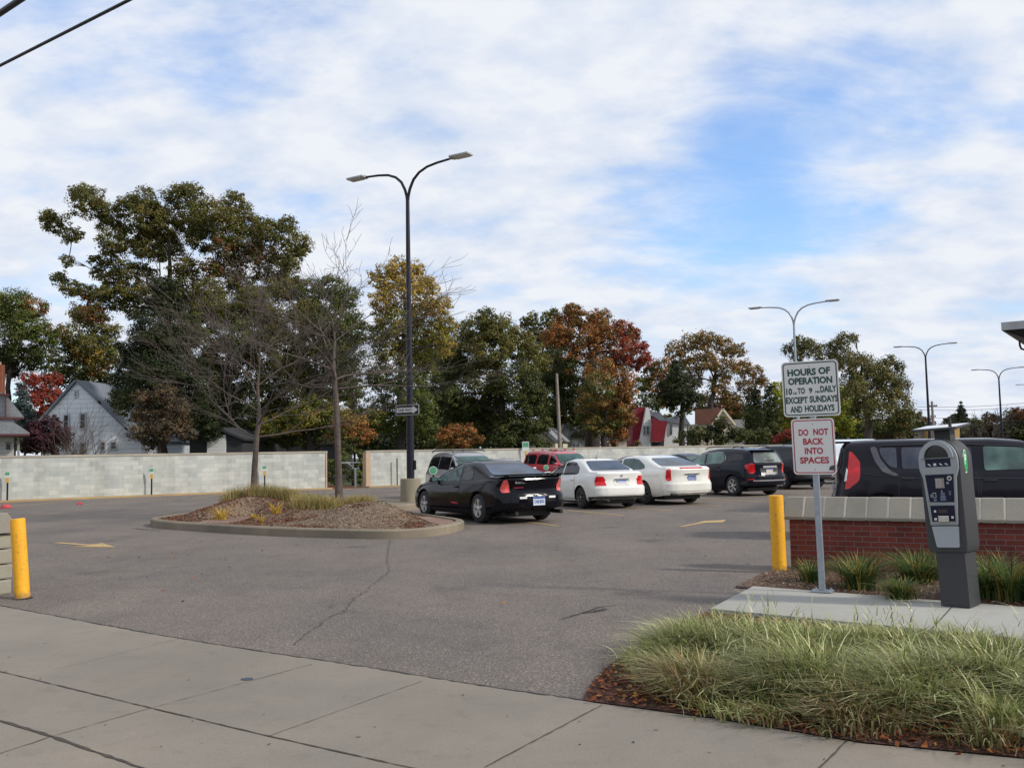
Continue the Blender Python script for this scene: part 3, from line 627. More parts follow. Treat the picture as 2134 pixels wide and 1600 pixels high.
# ------------------------------------------------------------------ cars
def sm(xs, pts, s=.05):
    p = sorted(pts); X = np.array([q[0] for q in p]); Z = np.array([q[1] for q in p]); g = np.linspace(X[0], X[-1], 500); v = np.interp(g, X, Z)
    k = max(1, int(s/(g[1]-g[0]))); w = np.exp(-.5*(np.arange(-3*k, 3*k+1)/k)**2); w /= w.sum(); vp = np.pad(v, 3*k, mode='edge'); return np.interp(xs, g, np.convolve(vp, w, 'valid'))
FR = [0, .3, .6, .8, .93, 1.0]
def car_body(sp, parent, mats):
    xr, xf, w0 = sp['xr'], sp['xf'], sp['w']/2
    xs = np.array(sorted(set(np.round(np.concatenate([np.linspace(xr, xf, 72), np.linspace(xr, xr+.3, 6), np.linspace(xf-.3, xf, 6)]), 4))))
    top = sm(xs, sp['top'], sp.get('sm', .045)); belt = sm(xs, sp['belt'], .1); bot = sm(xs, sp['bot'], .05)
    tum = sp.get('tum', .40); rows = []
    for i, x in enumerate(xs):
        e = min((x-xr)/.9, 1); f = min((xf-x)/1.1, 1); w = w0*(1-.05*(1-e)**2-.09*(1-f)**2); bl = min(belt[i], top[i]-.015); gh = top[i]-bl; k = min(1, gh/.35)
        bo = bot[i]; md = bo+(bl-bo)*.45
        side = [(w-.07, bo), (w-.03, bo+.05), (w-.012, bo+.14), (w, md), (w-.004, md+(bl-md)*.45), (w-.022, md+(bl-md)*.75), (w-.045, bl-.03), (w-.07, bl)]
        e0 = w-.085; g2 = gh*.86
        for t in (.12, .35, .6, .85): side.append((e0-tum*g2*t*(.85+.15*t), bl+g2*t))
        yk = e0-tum*g2; side += [(yk-.012-.02*k, bl+g2), (yk-.05-.05*k, bl+gh*.935)]
        yt = yk-.10-.06*k; zt = bl+gh*.968; side.append((yt, zt))
        bt = [((w-.07)*q, bo) for q in FR[:-1]]; tp = [(yt*q, zt+(top[i]-zt)*(1-q*q)) for q in reversed(FR[:-1])]
        rows.append((bt, side, tp, w))
    NB = len(FR)-1; NSd = len(rows[0][1]); NH = NB+NSd+NB; bm = bmesh.new()
    rp = sp.get('rear', [(0, 0), (2, 0)]); fp = sp.get('front', [(0, .1), (.3, .02), (.5, 0), (.65, .03), (.8, .12), (1.2, .3)]); br, bf = sp.get('bowr', .17), sp.get('bowf', .42)
    def warp(x, y, z, w):
        r = max(0, (xr+.7-x)/.7)**1.5; f = max(0, (x-(xf-.9))/.9)**1.5; q = min(1, abs(y)/w)
        return (x+r*(np.interp(z, [a for a, _ in rp], [c for _, c in rp])+br*q**5)-f*(np.interp(z, [a for a, _ in fp], [c for _, c in fp])+bf*q**4), y, z)
    ring = []
    for i, (bt, side, tp, w) in enumerate(rows):
        half = bt+side+tp; full = half+[(-y, z) for y, z in reversed(half[1:-1])]
        ring.append([bm.verts.new(warp(xs[i], y, z, w)) for y, z in full])
    n = len(ring[0])
    for a, c in zip(ring, ring[1:]):
        for k in range(n): bm.faces.new((a[k], a[(k+1) % n], c[(k+1) % n], c[k]))
    for end in (0, -1):                                # rounded end caps
        bt, side, tp, w = rows[end]; rg = ring[end]; x = xs[end]; cols = 2*NB+1
        fr = [-q for q in reversed(FR)]+FR[1:]; zb, zt = side[0][1], side[-1][1]; grid = []
        tz = [zt+(tp[-1][1]-zt)*(1-abs(q)**2) for q in fr]
        for r in range(NSd):
            row = []
            for c, q in enumerate(fr):
                y = side[r][0]*q; t_ = (side[r][1]-zb)/(zt-zb); z = zb+(tz[c]-zb)*t_ if r else zb
                if c == 0: v = rg[(n-(NB+r)) % n]
                elif c == len(fr)-1: v = rg[NB+r]
                elif r == 0: k = round(abs(c-NB)); v = rg[k] if c >= NB else rg[(n-k) % n]
                elif r == NSd-1: k = abs(c-NB); kk = NH-1-k; kk = NB+NSd-1+(NB-k); v = rg[kk] if c >= NB else rg[(n-kk) % n]
                else: v = bm.verts.new(warp(x, y, z, w))
                row.append(v)
            grid.append(row)
        for r in range(NSd-1):
            for c in range(len(fr)-1):
                q = (grid[r][c], grid[r][c+1], grid[r+1][c+1], grid[r+1][c])
                if len(set(q)) == 4:
                    try: bm.faces.new(q)
                    except ValueError: pass
    bmesh.ops.remove_doubles(bm, verts=bm.verts, dist=1e-5); bmesh.ops.recalc_face_normals(bm, faces=bm.faces)
    if bm.calc_volume(signed=True) < 0: bmesh.ops.reverse_faces(bm, faces=bm.faces)
    tree = BVHTree.FromBMesh(bm); me = bpy.data.meshes.new('body'); bm.to_mesh(me); bm.free()
    o = bpy.data.objects.new('body', me); COL.objects.link(o)
    for mm in mats: me.materials.append(mm)
    cut = MB()                                          # wheel openings
    for wx in (sp['wb']/2, -sp['wb']/2):
        for sgn in (1, -1): cut.lathe([(sp['r']+.045, -.17), (sp['r']+.045, .2)], 40, 'y', (wx, sgn*(w0-.02), sp['r']+.005))
    c = cut.build('cut', [mats[0], M_BLK], None); c.data.polygons.foreach_set('material_index', [1]*len(c.data.polygons))
    md = o.modifiers.new('b', 'BOOLEAN'); md.operation = 'DIFFERENCE'; md.object = c; md.solver = 'EXACT'; md.material_mode = 'TRANSFER'
    dg = bpy.context.evaluated_depsgraph_get(); me2 = bpy.data.meshes.new_from_object(o.evaluated_get(dg)); o.modifiers.clear(); o.data = me2; me2.name = 'body'
    bpy.data.objects.remove(c); me2.shade_smooth(); me2.set_sharp_from_angle(angle=rad(38)); o.parent = parent
    return o, tree
def rpoly(p, r, n=4):
    out = []; N_ = len(p)
    for i in range(N_):
        a, c, d = Vector(p[i-1]), Vector(p[i]), Vector(p[(i+1) % N_]); u = (a-c); v = (d-c); k = min(r, u.length*.45, v.length*.45); A = c+u.normalized()*k; B = c+v.normalized()*k
        for j in range(n+1): t = j/n; out.append(A*(1-t)**2+c*2*t*(1-t)+B*t*t)
    return out
VIEW = {'L': (lambda a, b: (a, 3, b), (0, -1, 0)), 'R': (lambda a, b: (a, -3, b), (0, 1, 0)), 'B': (lambda a, b: (-5, a, b), (1, 0, 0)), 'F': (lambda a, b: (5, a, b), (-1, 0, 0)), 'T': (lambda a, b: (a, b, 3), (0, 0, -1))}
def patch(tree, poly, view, mt, name, parent, off=.006, r=.03, cuts=3, maxd=.5, uvflag=False):
    f, d = VIEW[view]; d = Vector(d); pl = rpoly(poly, r) if r else [Vector(p) for p in poly]; bm = bmesh.new()
    face = bm.faces.new([bm.verts.new((p[0], p[1], 0)) for p in pl]); bmesh.ops.triangulate(bm, faces=[face])
    long_ = 1
    for _ in range(6):
        es = [e for e in bm.edges if e.calc_length() > .085]
        if not es: break
        bmesh.ops.subdivide_edges(bm, edges=es, cuts=1, use_grid_fill=False); bmesh.ops.triangulate(bm, faces=[q for q in bm.faces if len(q.verts) > 3])
    bad = []; nrm = {}; e2 = [(e, e.calc_length()) for e in bm.edges]
    for v in bm.verts:
        hit = tree.ray_cast(Vector(f(v.co.x, v.co.y)), d)
        if hit[0] is None: bad.append(v); continue
        nn = hit[1] if hit[1].dot(d) < 0 else -hit[1]
        if nn.dot(d) > -.17: bad.append(v); continue
        v.co = hit[0]+nn*off; nrm[v] = nn
    bset = set(bad); bad += list({v for e, l0 in e2 if e.is_valid and not (e.verts[0] in bset or e.verts[1] in bset) and e.calc_length() > 3.2*l0+.02 for v in e.verts})
    if bad: bmesh.ops.delete(bm, geom=bad, context='VERTS')
    bmesh.ops.recalc_face_normals(bm, faces=bm.faces)
    if bm.faces and sum((q.normal.dot(d) for q in bm.faces)) > 0: bmesh.ops.reverse_faces(bm, faces=bm.faces)
    be = [e for e in bm.edges if e.is_boundary]; ex = bmesh.ops.extrude_edge_only(bm, edges=be)
    for v in [g for g in ex['geom'] if isinstance(g, bmesh.types.BMVert)]:
        nn = None
        for e in v.link_edges:
            w = e.other_vert(v)
            if w in nrm: nn = nrm[w]; break
        v.co -= (nn or Vector((0, 0, 0)))*(off+.008)
    me = bpy.data.meshes.new(name); bm.to_mesh(me); bm.free(); me.materials.append(mt); me.shade_smooth(); me.set_sharp_from_angle(angle=rad(40))
    o = bpy.data.objects.new(name, me); COL.objects.link(o); o.parent = parent; return o
def surf(tree, view, a, b, off=0.0):
    f, d = VIEW[view]; h = tree.ray_cast(Vector(f(a, b)), Vector(d))
    if h[0] is None: return Vector(f(a, b))
    nn = h[1] if h[1].dot(Vector(d)) < 0 else -h[1]; return h[0]+nn*off
_W = {}
def wheel_meshes(r, w, style):
    k = (r, w, style)
    if k in _W: return _W[k]
    rr = r*(.62 if style in 'ab' else .66)
    b = MB(); b.lathe([(rr, -.02), (r*.93, 0), (r*.985, w*.10), (r, w*.25), (r, w*.75), (r*.985, w*.9), (r*.93, w), (rr, w), (rr, w*.5)], 36, 'y', close=True); t = b.build('wheel', M_TYRE, None, smooth=35)
    b = MB(); b.lathe([(0.001, .075), (rr*.9, .07), (rr+.006, .03), (rr+.006, .2), (.001, .2)], 30, 'y', mi=1)
    b.lathe([(rr+.004, .05), (rr+.004, -.008), (rr-.014, -.012), (rr-.02, .012), (rr-.03, .05)], 36, 'y', close=True)
    ns = {'a': 5, 'b': 7, 'c': 6, 'd': 5}[style]; b.lathe([(.001, -.012), (.032, -.012), (.05, .0), (.052, .06), (.001, .06)], 16, 'y')
    for i in range(ns):
        t_ = 2*math.pi*(i+.25)/ns; ux, uz = math.cos(t_), math.sin(t_); px_, pz = -uz, ux; L_ = rr-.012; ws, we_ = {'a': (.05, .075), 'b': (.016, .026), 'c': (.032, .05), 'd': (.035, .03)}[style]; q = []
        for s, y in ((.03, .0), (L_, -.004)):
            ww = ws if s < .1 else we_
            for sg in (-1, 1):
                for yy in (y, y+.045): q.append((ux*s+px_*ww*sg*.5*(1 if s > .1 else .8), yy, uz*s+pz*ww*sg*.5))
        b.add(q, [(0, 1, 3, 2), (4, 6, 7, 5), (0, 4, 5, 1), (2, 3, 7, 6), (0, 2, 6, 4), (1, 5, 7, 3)])
    o = b.build('rim', [M_RIM if style != 'b' else M_RIMD, M_BLK], None, smooth=35); _W[k] = (t.data, o.data)
    bpy.data.objects.remove(t); bpy.data.objects.remove(o); return _W[k]
def add_wheels(sp, root):
    tm, rm = wheel_meshes(sp['r'], sp.get('tw', .205), sp.get('rim', 'a')); w0 = sp['w']/2
    for wx in (sp['wb']/2, -sp['wb']/2):
        for sg in (1, -1):
            o = bpy.data.objects.new('wheel', tm); COL.objects.link(o); o.parent = root; o.location = (wx, sg*(w0-.03), sp['r']); o.rotation_euler = (0, 0, math.pi if sg > 0 else 0)
            # local +y of the wheel mesh points into the car
            q = bpy.data.objects.new('rim', rm); COL.objects.link(q); q.parent = o
def mirror_box(root, sp, tree, x, z, m, side, yo=0.0):
    s = surf(tree, side, x, z); sg = 1 if side == 'L' else -1; b = MB(); y = s.y+sg*.13
    b.box((x, y, z+.055), (.11, .19, .125)); o = b.build('side_mirror', m, root, world=False, bevel=.03, smooth=60)
    b = MB(); b.box((x, s.y+sg*.02, z+.02), (.06, .1, .04)); b.build('mirror_arm', M_TRIM, o, world=False)
    b = MB(); b.box((x-.057, y, z+.055), (.006, .15, .09)); b.build('mirror_glass', mat('mirror_face', (.35, .55, .50), .08, .9), o, world=False)
def plate(root, tree, y, z, txt, w=.31, h=.155, view='B', m=None):
    s = surf(tree, view, y, z); sg = -1 if view == 'B' else 1; x = s.x+sg*.02
    b = MB(); b.box((x, y, z), (.012, w, h)); o = b.build('licence_plate', m or M_PLATE, root, world=False)
    b = MB(); b.box((x+sg*.008, y, z+h*.37), (.003, w*.96, h*.2)); b.build('plate_band', M_PLATEB, o, world=False)
    if txt:
        vs, fs = text_mesh(txt, w*.84, h*.42, .02); ux = (0, -1, 0) if view == 'B' else (0, 1, 0); v, f = lay(vs, fs, (x+sg*.0085, y, z-h*.08), ux, (0, 0, 1))
        MB().add(v, f).build('plate_number', M_PLATEB, o, world=False, recalc=False)
def both(fn):
    for s in ('L', 'R'): fn(s)
def make_car(name, label, cat, sp, paint_, pose, group, wins, gl, extra=None, z0=0.0):
    root = thing(name, label, cat, (pose[0], pose[1], z0), rad(pose[2]), group)
    body, tree = car_body(sp, root, [paint_, M_BLK]); add_wheels(sp, root); c0 = sp['w']/2
    b = MB(); b.box((0, 0, sp['r']*.62), (sp['xf']-sp['xr']-.9, sp['w']-.55, .12)); b.build('underbody', M_BLK, root, world=False)
    for s in ('L', 'R'):
        for i, (pl, g_) in enumerate(wins):
            fr = [(Vector(p)-Vector(np.mean(pl, axis=0)))*1.0+Vector(np.mean(pl, axis=0)) for p in pl]
            o = patch(tree, fr, s, g_ or gl, 'side_window', root, .006, .05)
    ws, rg = sp['ws'], sp['rg']                       # (z0, z1, y0, y1) trapezoids of windscreen and rear glass
    patch(tree, [(-ws[2], ws[0]), (ws[2], ws[0]), (ws[3], ws[1]), (-ws[3], ws[1])], 'F', sp.get('gw', gl), 'windscreen', root, .009, .07)
    if rg: patch(tree, [(-rg[2], rg[0]), (rg[2], rg[0]), (rg[3], rg[1]), (-rg[3], rg[1])], 'B', sp.get('gr', gl), 'rear_window', root, .010, .07)
    for s in ('L', 'R'):
        for (x0, x1, z0, z1) in sp.get('doors', ()):   # door: skin standing proud of a dark gap
            pd = [(x0, z0), (x1, z0), (x1, z1), (x0, z1)]; q = [(x0-.012, z0-.012), (x1+.012, z0-.012), (x1+.012, z1), (x0-.012, z1)]
            d = patch(tree, pd, s, sp.get('doorpaint', paint_), 'door', root, .005, .06); patch(tree, q, s, M_TRIM, 'door_gap', d, .002, .06)
            hx = x0+.14; p = surf(tree, s, hx, z1-.10, .018); b = MB(); b.box(p, (.2, .035, .035)); b.build('door_handle', sp.get('handle', paint_), d, world=False, bevel=.01, smooth=60)
    mirror = sp.get('mirror')
    if mirror: both(lambda s: mirror_box(root, sp, tree, mirror[0], mirror[1], paint_, s))
    for s in (1, -1):                                  # headlamps
        z = sp.get('hl', .62); patch(tree, [(s*(c0-.08), z-.07), (s*(c0-.5), z-.06), (s*(c0-.48), z+.06), (s*(c0-.1), z+.10)], 'F', M_LAMPW, 'headlight', root, .006, .03)
    patch(tree, [(-.38, .42), (.38, .42), (.42, .6), (-.42, .6)], 'F', M_TRIM, 'grille', root, .006, .03)
    if extra: extra(root, tree, sp)
    return root
def lamp_patch(root, tree, pts_b, mt, name='tail_light', sides=None):
    for s in (1, -1):
        o = patch(tree, [(s*a, z) for a, z in pts_b], 'B', mt, name, root, .008, .03)
        if sides: q = patch(tree, sides, 'L' if s > 0 else 'R', mt, 'tail_light_side', o, .0085, .03)
def exhaust(root, x, y, z, r=.035, mt=None):
    b = MB(); b.tube([(x+.4, y, z), (x, y, z)], r, 14, cap=True); b.tube([(x+.02, y, z), (x-.004, y, z)], r*.75, 14, mi=1); b.build('exhaust_pipe', [mt or M_CHROME, M_BLK], root, world=False, smooth=50)
def band(root, tree, zs, yw, mt, name, view='B', off=.012, r=.02): return patch(tree, [(-yw, zs[0]), (yw, zs[0]), (yw, zs[1]), (-yw, zs[1])], view, mt, name, root, off, r)
GROW = 'cars parked in the angled row facing the wall'

# black coupe
SPC = dict(xr=-2.52, xf=2.5, w=1.85, wb=2.81, r=.335, rim='a', tum=.44,
    top=[(2.5, .62), (2.42, .70), (2.0, .80), (1.2, .92), (.98, .95), (.15, 1.31), (-.15, 1.385), (-.55, 1.405), (-.85, 1.385), (-1.1, 1.32), (-1.82, 1.045), (-2.3, 1.055), (-2.45, 1.05), (-2.52, 1.0)],
    belt=[(2.5, .58), (1.9, .74), (1.0, .87), (0, .90), (-1.2, .95), (-1.9, .985), (-2.52, .95)], bot=[(2.5, .24), (1.9, .2), (0, .19), (-1.9, .23), (-2.52, .33)],
    rear=[(.2, .16), (.36, .03), (.46, 0), (.58, 0), (.64, .03), (.67, .13), (.8, .12), (.97, .05), (1.1, .10)], bowr=.26, ws=(.97, 1.32, .70, .58), rg=(1.07, 1.30, .70, .55), gr=M_GLB, gw=M_GLT,
    doors=[(-.52, .98, .28, .90)], mirror=(.72, .90), hl=.6)
def x_coupe(root, tree, sp):
    lamp_patch(root, tree, [(.62, .70), (.78, .69), (.80, .80), (.76, .97), (.69, .98), (.63, .84)], M_LAMPP, sides=None)
    patch(tree, [(-.56, .70), (.56, .70), (.58, .96), (-.58, .96)], 'B', M_BLACKP, 'boot_lid', root, .010, .04)
    b = MB(); pts = []
    for i in range(13):
        y = -.86+1.72*i/12; pts.append((-2.43-.05*(1-(y/.86)**2)*1.0+.12*abs(y/.86)**4, y, 1.10-.015*abs(y/.86)**3))
    for a, c in zip(pts, pts[1:]):
        a, c = Vector(a), Vector(c); b.add([a+Vector((-.07, 0, .0)), a+Vector((.18, 0, -.008)), a+Vector((.18, 0, -.035)), a+Vector((-.07, 0, -.03)), c+Vector((-.07, 0, .0)), c+Vector((.18, 0, -.008)), c+Vector((.18, 0, -.035)), c+Vector((-.07, 0, -.03))],
              [(0, 1, 5, 4), (1, 2, 6, 5), (2, 3, 7, 6), (3, 0, 4, 7), (0, 3, 2, 1), (4, 5, 6, 7)])
    for y in (-.7, .7): b.box((-2.36, y, 1.055), (.12, .05, .06))
    b.build('spoiler', M_BLACKP, root, world=False, smooth=40)
    band(root, tree, (.30, .63), .93, M_BLACKP, 'bumper', off=.02, r=.05)
    for y in (.36, -.40): patch(tree, [(y-.09, .555), (y+.09, .555), (y+.09, .60), (y-.09, .60)], 'B', M_LAMPW, 'reversing_light', root, .026, .01)
    plate(root, tree, -.04, .50, 'CNB 8076', .31, .19)
    exhaust(root, -2.50, -.66, .24, .045, M_BLK); exhaust(root, -2.46, .50, .24, .045, M_BLK)
    v, f = text_mesh('S CHARGED', .42, .035, .02)
    for txt, yy, zz, hh, ww, mm in (('Coupe', .38, .915, .05, .3, M_CHROME), ('SUPER SS', .36, .80, .035, .38, M_REDT)):
        vs, fs = text_mesh('Monte Carlo' if txt == 'Coupe' else 'Supercharged', ww, hh, .01); s = surf(tree, 'B', yy, zz); v, f = lay(vs, fs, (s.x-.02, yy, zz), (.08, -1, 0), (0, 0, 1)); MB().add(v, f).build('badge_lettering', mm, root, world=False, recalc=False)
    for s, sg in (('L', 1), ('R', -1)):
        o = patch(tree, [(-.46, .40), (-.12, .41), (-.12, .45), (-.46, .445)], s, M_REDT, 'door_decal', root, .008, .01)
    band(root, tree, (.24, .31), .7, M_TRIM, 'valance', off=.012)
W_C = [([(.83, .915), (.12, 1.245), (-.12, 1.285), (-.36, 1.30), (-.44, .93)], M_GLT), ([(-.50, .945), (-.44, 1.295), (-.75, 1.255), (-.98, 1.16), (-1.06, .99), (-.98, .955)], M_GLD)]
make_car('black_coupe'.replace('black_', ''), 'black two-door coupe with rear spoiler parked beside the mulch island', 'car', SPC, M_BLACKP, (-.82, 23.72, 121.0), GROW, W_C, M_GLT, x_coupe).scale = (1.04, 1.03, 1.045)

# white saloon with dark wheels
SPJ = dict(xr=-2.26, xf=2.12, w=1.735, wb=2.513, r=.315, rim='b', tum=.40,
    top=[(2.12, .62), (2.02, .74), (1.6, .86), (1.02, .96), (.3, 1.30), (.05, 1.39), (-.3, 1.445), (-.75, 1.435), (-1.05, 1.37), (-1.68, 1.07), (-2.1, 1.065), (-2.22, 1.05), (-2.26, 1.0)],
    belt=[(2.12, .6), (1.6, .78), (.9, .90), (0, .93), (-1.3, .97), (-1.8, 1.0), (-2.26, .95)], bot=[(2.12, .24), (1.7, .2), (0, .2), (-1.7, .24), (-2.26, .32)],
    rear=[(.2, .14), (.34, .02), (.42, 0), (.60, 0), (.64, .03), (.66, .10), (.8, .09), (1.0, .07), (1.1, .1)], bowr=.22, ws=(.98, 1.33, .66, .54), rg=(1.09, 1.36, .66, .52), gr=M_GLB, gw=M_GLT,
    doors=[(.0, .92, .30, .92), (-.92, -.05, .30, .93)], mirror=(.75, .93), hl=.64, handle=M_WHITEP)
def x_jetta(root, tree, sp):
    lamp_patch(root, tree, [(.50, .67), (.78, .67), (.78, .80), (.75, .93), (.56, .93), (.52, .80)], M_LAMPR, sides=[(-2.20, .68), (-2.02, .68), (-2.08, .91), (-2.18, .92)])
    band(root, tree, (.40, .62), .88, M_WHITEP, 'bumper', off=.02, r=.04); band(root, tree, (.27, .37), .84, M_TRIM, 'valance', off=.022, r=.03)
    for s in 'LR': patch(tree, [(-2.2, .28), (-1.72, .26), (-1.72, .35), (-2.2, .37)], s, M_TRIM, 'lower_trim', root, .012, .02)
    patch(tree, [(-.24, .66), (.24, .66), (.26, .84), (-.26, .84)], 'B', mat('recess_white', (.50, .49, .46), .4), 'plate_recess', root, .008, .03)
    plate(root, tree, 0, .75, '', .30, .15, m=M_PLATE); s = surf(tree, 'B', 0, .9)
    MB().box((s.x-.02, 0, .855), (.02, .46, .022)).build('boot_handle', M_CHROME, root, world=False)
    b = MB(); b.tube([(s.x+.01, 0, .945), (s.x-.02, 0, .945)], .04, 20); b.build('badge', M_CHROME, root, world=False, smooth=50)
    p = surf(tree, 'T', -.72, 0); b = MB(); b.tube([p, p+Vector((-.16, 0, .24))], [.008, .003], 6); b.box(p, (.07, .04, .03)); b.build('antenna', M_TRIM, root, world=False)
    exhaust(root, -2.2, .45, .26, .025)
W_J = [([(.80, .945), (.22, 1.265), (.0, 1.325), (.0, .955)], M_GLD), ([(-.09, .955), (-.09, 1.335), (-.45, 1.345), (-.72, 1.315), (-1.0, 1.18), (-1.05, 1.03), (-.96, .98)], M_GLD)]
make_car('saloon_car', 'white four-door saloon with dark rear window and short roof aerial, next to the black coupe', 'car', SPJ, M_WHITEP, (2.17, 28.4, 114.0), GROW, W_J, M_GLD, x_jetta)

# long pearl white saloon
SPX = dict(xr=-2.67, xf=2.46, w=1.86, wb=2.837, r=.35, rim='b', tum=.42,
    top=[(2.46, .7), (2.3, .84), (1.8, .94), (1.15, 1.03), (.35, 1.39), (.05, 1.47), (-.4, 1.505), (-.9, 1.49), (-1.3, 1.41), (-2.1, 1.145), (-2.45, 1.15), (-2.6, 1.13), (-2.67, 1.05)],
    belt=[(2.46, .66), (1.8, .86), (1.0, .97), (0, 1.0), (-1.4, 1.04), (-2.0, 1.06), (-2.67, 1.0)], bot=[(2.46, .25), (2.0, .2), (0, .2), (-2.0, .25), (-2.67, .31)],
    rear=[(.2, .16), (.34, .03), (.44, 0), (.66, 0), (.72, .05), (.8, .06), (1.05, .03), (1.2, .1)], bowr=.30, ws=(1.05, 1.39, .70, .58), rg=(1.17, 1.395, .70, .56), gr=M_GLB, gw=M_GLT,
    doors=[(.05, 1.05, .3, .98), (-1.02, 0, .3, 1.0)], mirror=(.85, .98), hl=.7)
def x_xts(root, tree, sp):
    lamp_patch(root, tree, [(.68, .74), (.78, .72), (.81, .78), (.80, 1.04), (.72, 1.09), (.70, 1.06)], M_LAMPR, sides=None)
    band(root, tree, (.42, .66), .92, M_PEARL, 'bumper', off=.015, r=.05); band(root, tree, (.34, .375), .60, M_CHROME, 'bumper_strip', off=.02, r=.01)
    patch(tree, [(-.40, 1.075), (.40, 1.075), (.40, 1.105), (-.40, 1.105)], 'B', M_LAMPR, 'brake_light', root, .016, .01)
    s = surf(tree, 'B', 0, .93); MB().box((s.x-.02, 0, .925), (.025, .52, .025)).build('boot_handle', M_CHROME, root, world=False)
    plate(root, tree, 0, .80, '', .30, .15, m=mat('plate_bluegrey', (.22, .26, .42), .4, var=.4, scale=20))
    for y in (.62, -.70):
        b = MB(); b.box((-2.50, y, .33), (.22, .20, .075)); b.build('exhaust_pipe', M_BLK, root, world=False, bevel=.015)
    for s in 'LR':
        e = [surf(tree, s, x, z, .006) for x, z in ((.95, 1.0), (.4, 1.29), (0, 1.385), (-.6, 1.41), (-1.1, 1.33), (-1.5, 1.15))]; MB().tube(e, .009, 6).build('window_trim', M_CHROME, root, world=False, smooth=60)
W_X = [([(.90, 1.005), (.32, 1.30), (.06, 1.365), (.04, 1.02)], M_GLT), ([(-.05, 1.02), (-.03, 1.38), (-.5, 1.40), (-.9, 1.365), (-1.30, 1.20), (-1.38, 1.10), (-1.2, 1.06)], M_GLT)]
make_car('saloon_car', 'long pearl white saloon with tall narrow red tail lights, parked left of the black crossover', 'car', SPX, M_PEARL, (4.16, 30.1, 116.0), GROW, W_X, M_GLT, x_xts)

# black crossover
SPE = dict(xr=-2.38, xf=2.39, w=1.84, wb=2.857, r=.36, rim='c', tum=.34, tw=.22, sm=.06,
    top=[(2.39, .8), (2.3, .95), (1.7, 1.06), (1.25, 1.13), (.5, 1.52), (.2, 1.62), (-.3, 1.675), (-.9, 1.68), (-1.6, 1.65), (-2.02, 1.60), (-2.12, 1.50), (-2.30, 1.13), (-2.38, 1.08)],
    belt=[(2.39, .74), (1.7, .95), (1.0, 1.06), (0, 1.09), (-1.2, 1.15), (-1.9, 1.12), (-2.38, 1.02)], bot=[(2.39, .28), (1.9, .25), (0, .25), (-1.9, .3), (-2.38, .38)],
    rear=[(.3, .12), (.42, .02), (.5, 0), (.70, 0), (.74, .07), (1.0, .05), (1.2, .0)], bowr=.28, ws=(1.15, 1.53, .72, .60), rg=(1.15, 1.52, .62, .50), gr=mat_glass('grey_glass', (.20, .23, .22)), gw=M_GLT,
    doors=[(.15, 1.05, .36, 1.06), (-.85, .1, .36, 1.10)], mirror=(.95, 1.08), hl=.78)
def x_eq(root, tree, sp):
    lamp_patch(root, tree, [(.60, .82), (.72, .77), (.80, .84), (.80, 1.10), (.70, 1.14), (.61, 1.08)], M_LAMPR)
    for s in 'LR': patch(tree, [(-2.28, .84), (-2.14, .88), (-2.02, 1.08), (-2.26, 1.11)], s, M_LAMPR, 'tail_light_side', root, .009, .04)
    band(root, tree, (.44, .72), .94, M_NAVYP, 'bumper', off=.02, r=.05); band(root, tree, (.52, .56), .70, M_SILVERP, 'bumper_strip', off=.028, r=.01)
    patch(tree, [(-.36, .74), (.36, .74), (.42, .98), (-.42, .98)], 'B', mat('lid_grey', (.055, .06, .062), .3, 0, 1), 'tailgate_recess', root, .01, .08)
    s = surf(tree, 'B', 0, 1.0); MB().box((s.x-.03, 0, 1.0), (.03, .62, .075)).build('tailgate_trim', M_CHROME, root, world=False, bevel=.01)
    plate(root, tree, 0, .87, '', .30, .15, m=mat('plate_cream', (.55, .5, .45), .4))
    b = MB(); p = surf(tree, 'B', .12, 1.21, .02); q = surf(tree, 'B', -.28, 1.215, .02); b.tube([p, q], .014, 6); b.build('rear_wiper', M_TRIM, root, world=False)
    for s in 'LR':
        patch(tree, [(-2.3, .42), (-1.86, .40), (-1.86, .5), (-2.3, .58)], s, M_TRIM, 'lower_trim', root, .012, .03)
        e = [surf(tree, s, x, z, .006) for x, z in ((1.02, 1.085), (.5, 1.39), (.1, 1.49), (-.5, 1.53), (-.8, 1.51), (-1.0, 1.36), (-1.0, 1.22), (-.85, 1.14), (0, 1.105), (1.02, 1.085))]; MB().tube(e, .011, 6).build('window_trim', M_CHROME, root, world=False, smooth=60)
        sg = 1 if s == 'L' else -1; MB().tube([(.3, sg*.60, 1.66), (.1, sg*.60, 1.715), (-1.5, sg*.60, 1.725), (-1.75, sg*.60, 1.66)], .018, 6).build('roof_rail', M_TRIM, root, world=False, smooth=60)
    p = surf(tree, 'B', 0, 1.58); MB().box((p.x-.06, 0, p.z+.0), (.28, 1.1, .03)).build('spoiler', M_NAVYP, root, world=False, bevel=.012)
    for y in (.75, -.75): patch(tree, [(y-.07, .57), (y+.07, .57), (y+.07, .61), (y-.07, .61)], 'B', M_LAMPR, 'reflector', root, .03, .01)
W_E = [([(.95, 1.105), (.46, 1.38), (.16, 1.455), (.14, 1.115)], M_GLG), ([(.06, 1.12), (.06, 1.475), (-.45, 1.51), (-.76, 1.49), (-.94, 1.36), (-.93, 1.22), (-.8, 1.16)], M_GLG), ([(-1.12, 1.2), (-1.10, 1.40), (-1.3, 1.48), (-1.85, 1.44), (-1.95, 1.25)], M_GLD)]
make_car('crossover_car', 'glossy black crossover with red tail lights and chrome strip, behind the yellow bollard', 'car', SPE, M_NAVYP, (7.77, 34.2, 117.0), GROW, W_E, M_GLG, x_eq)

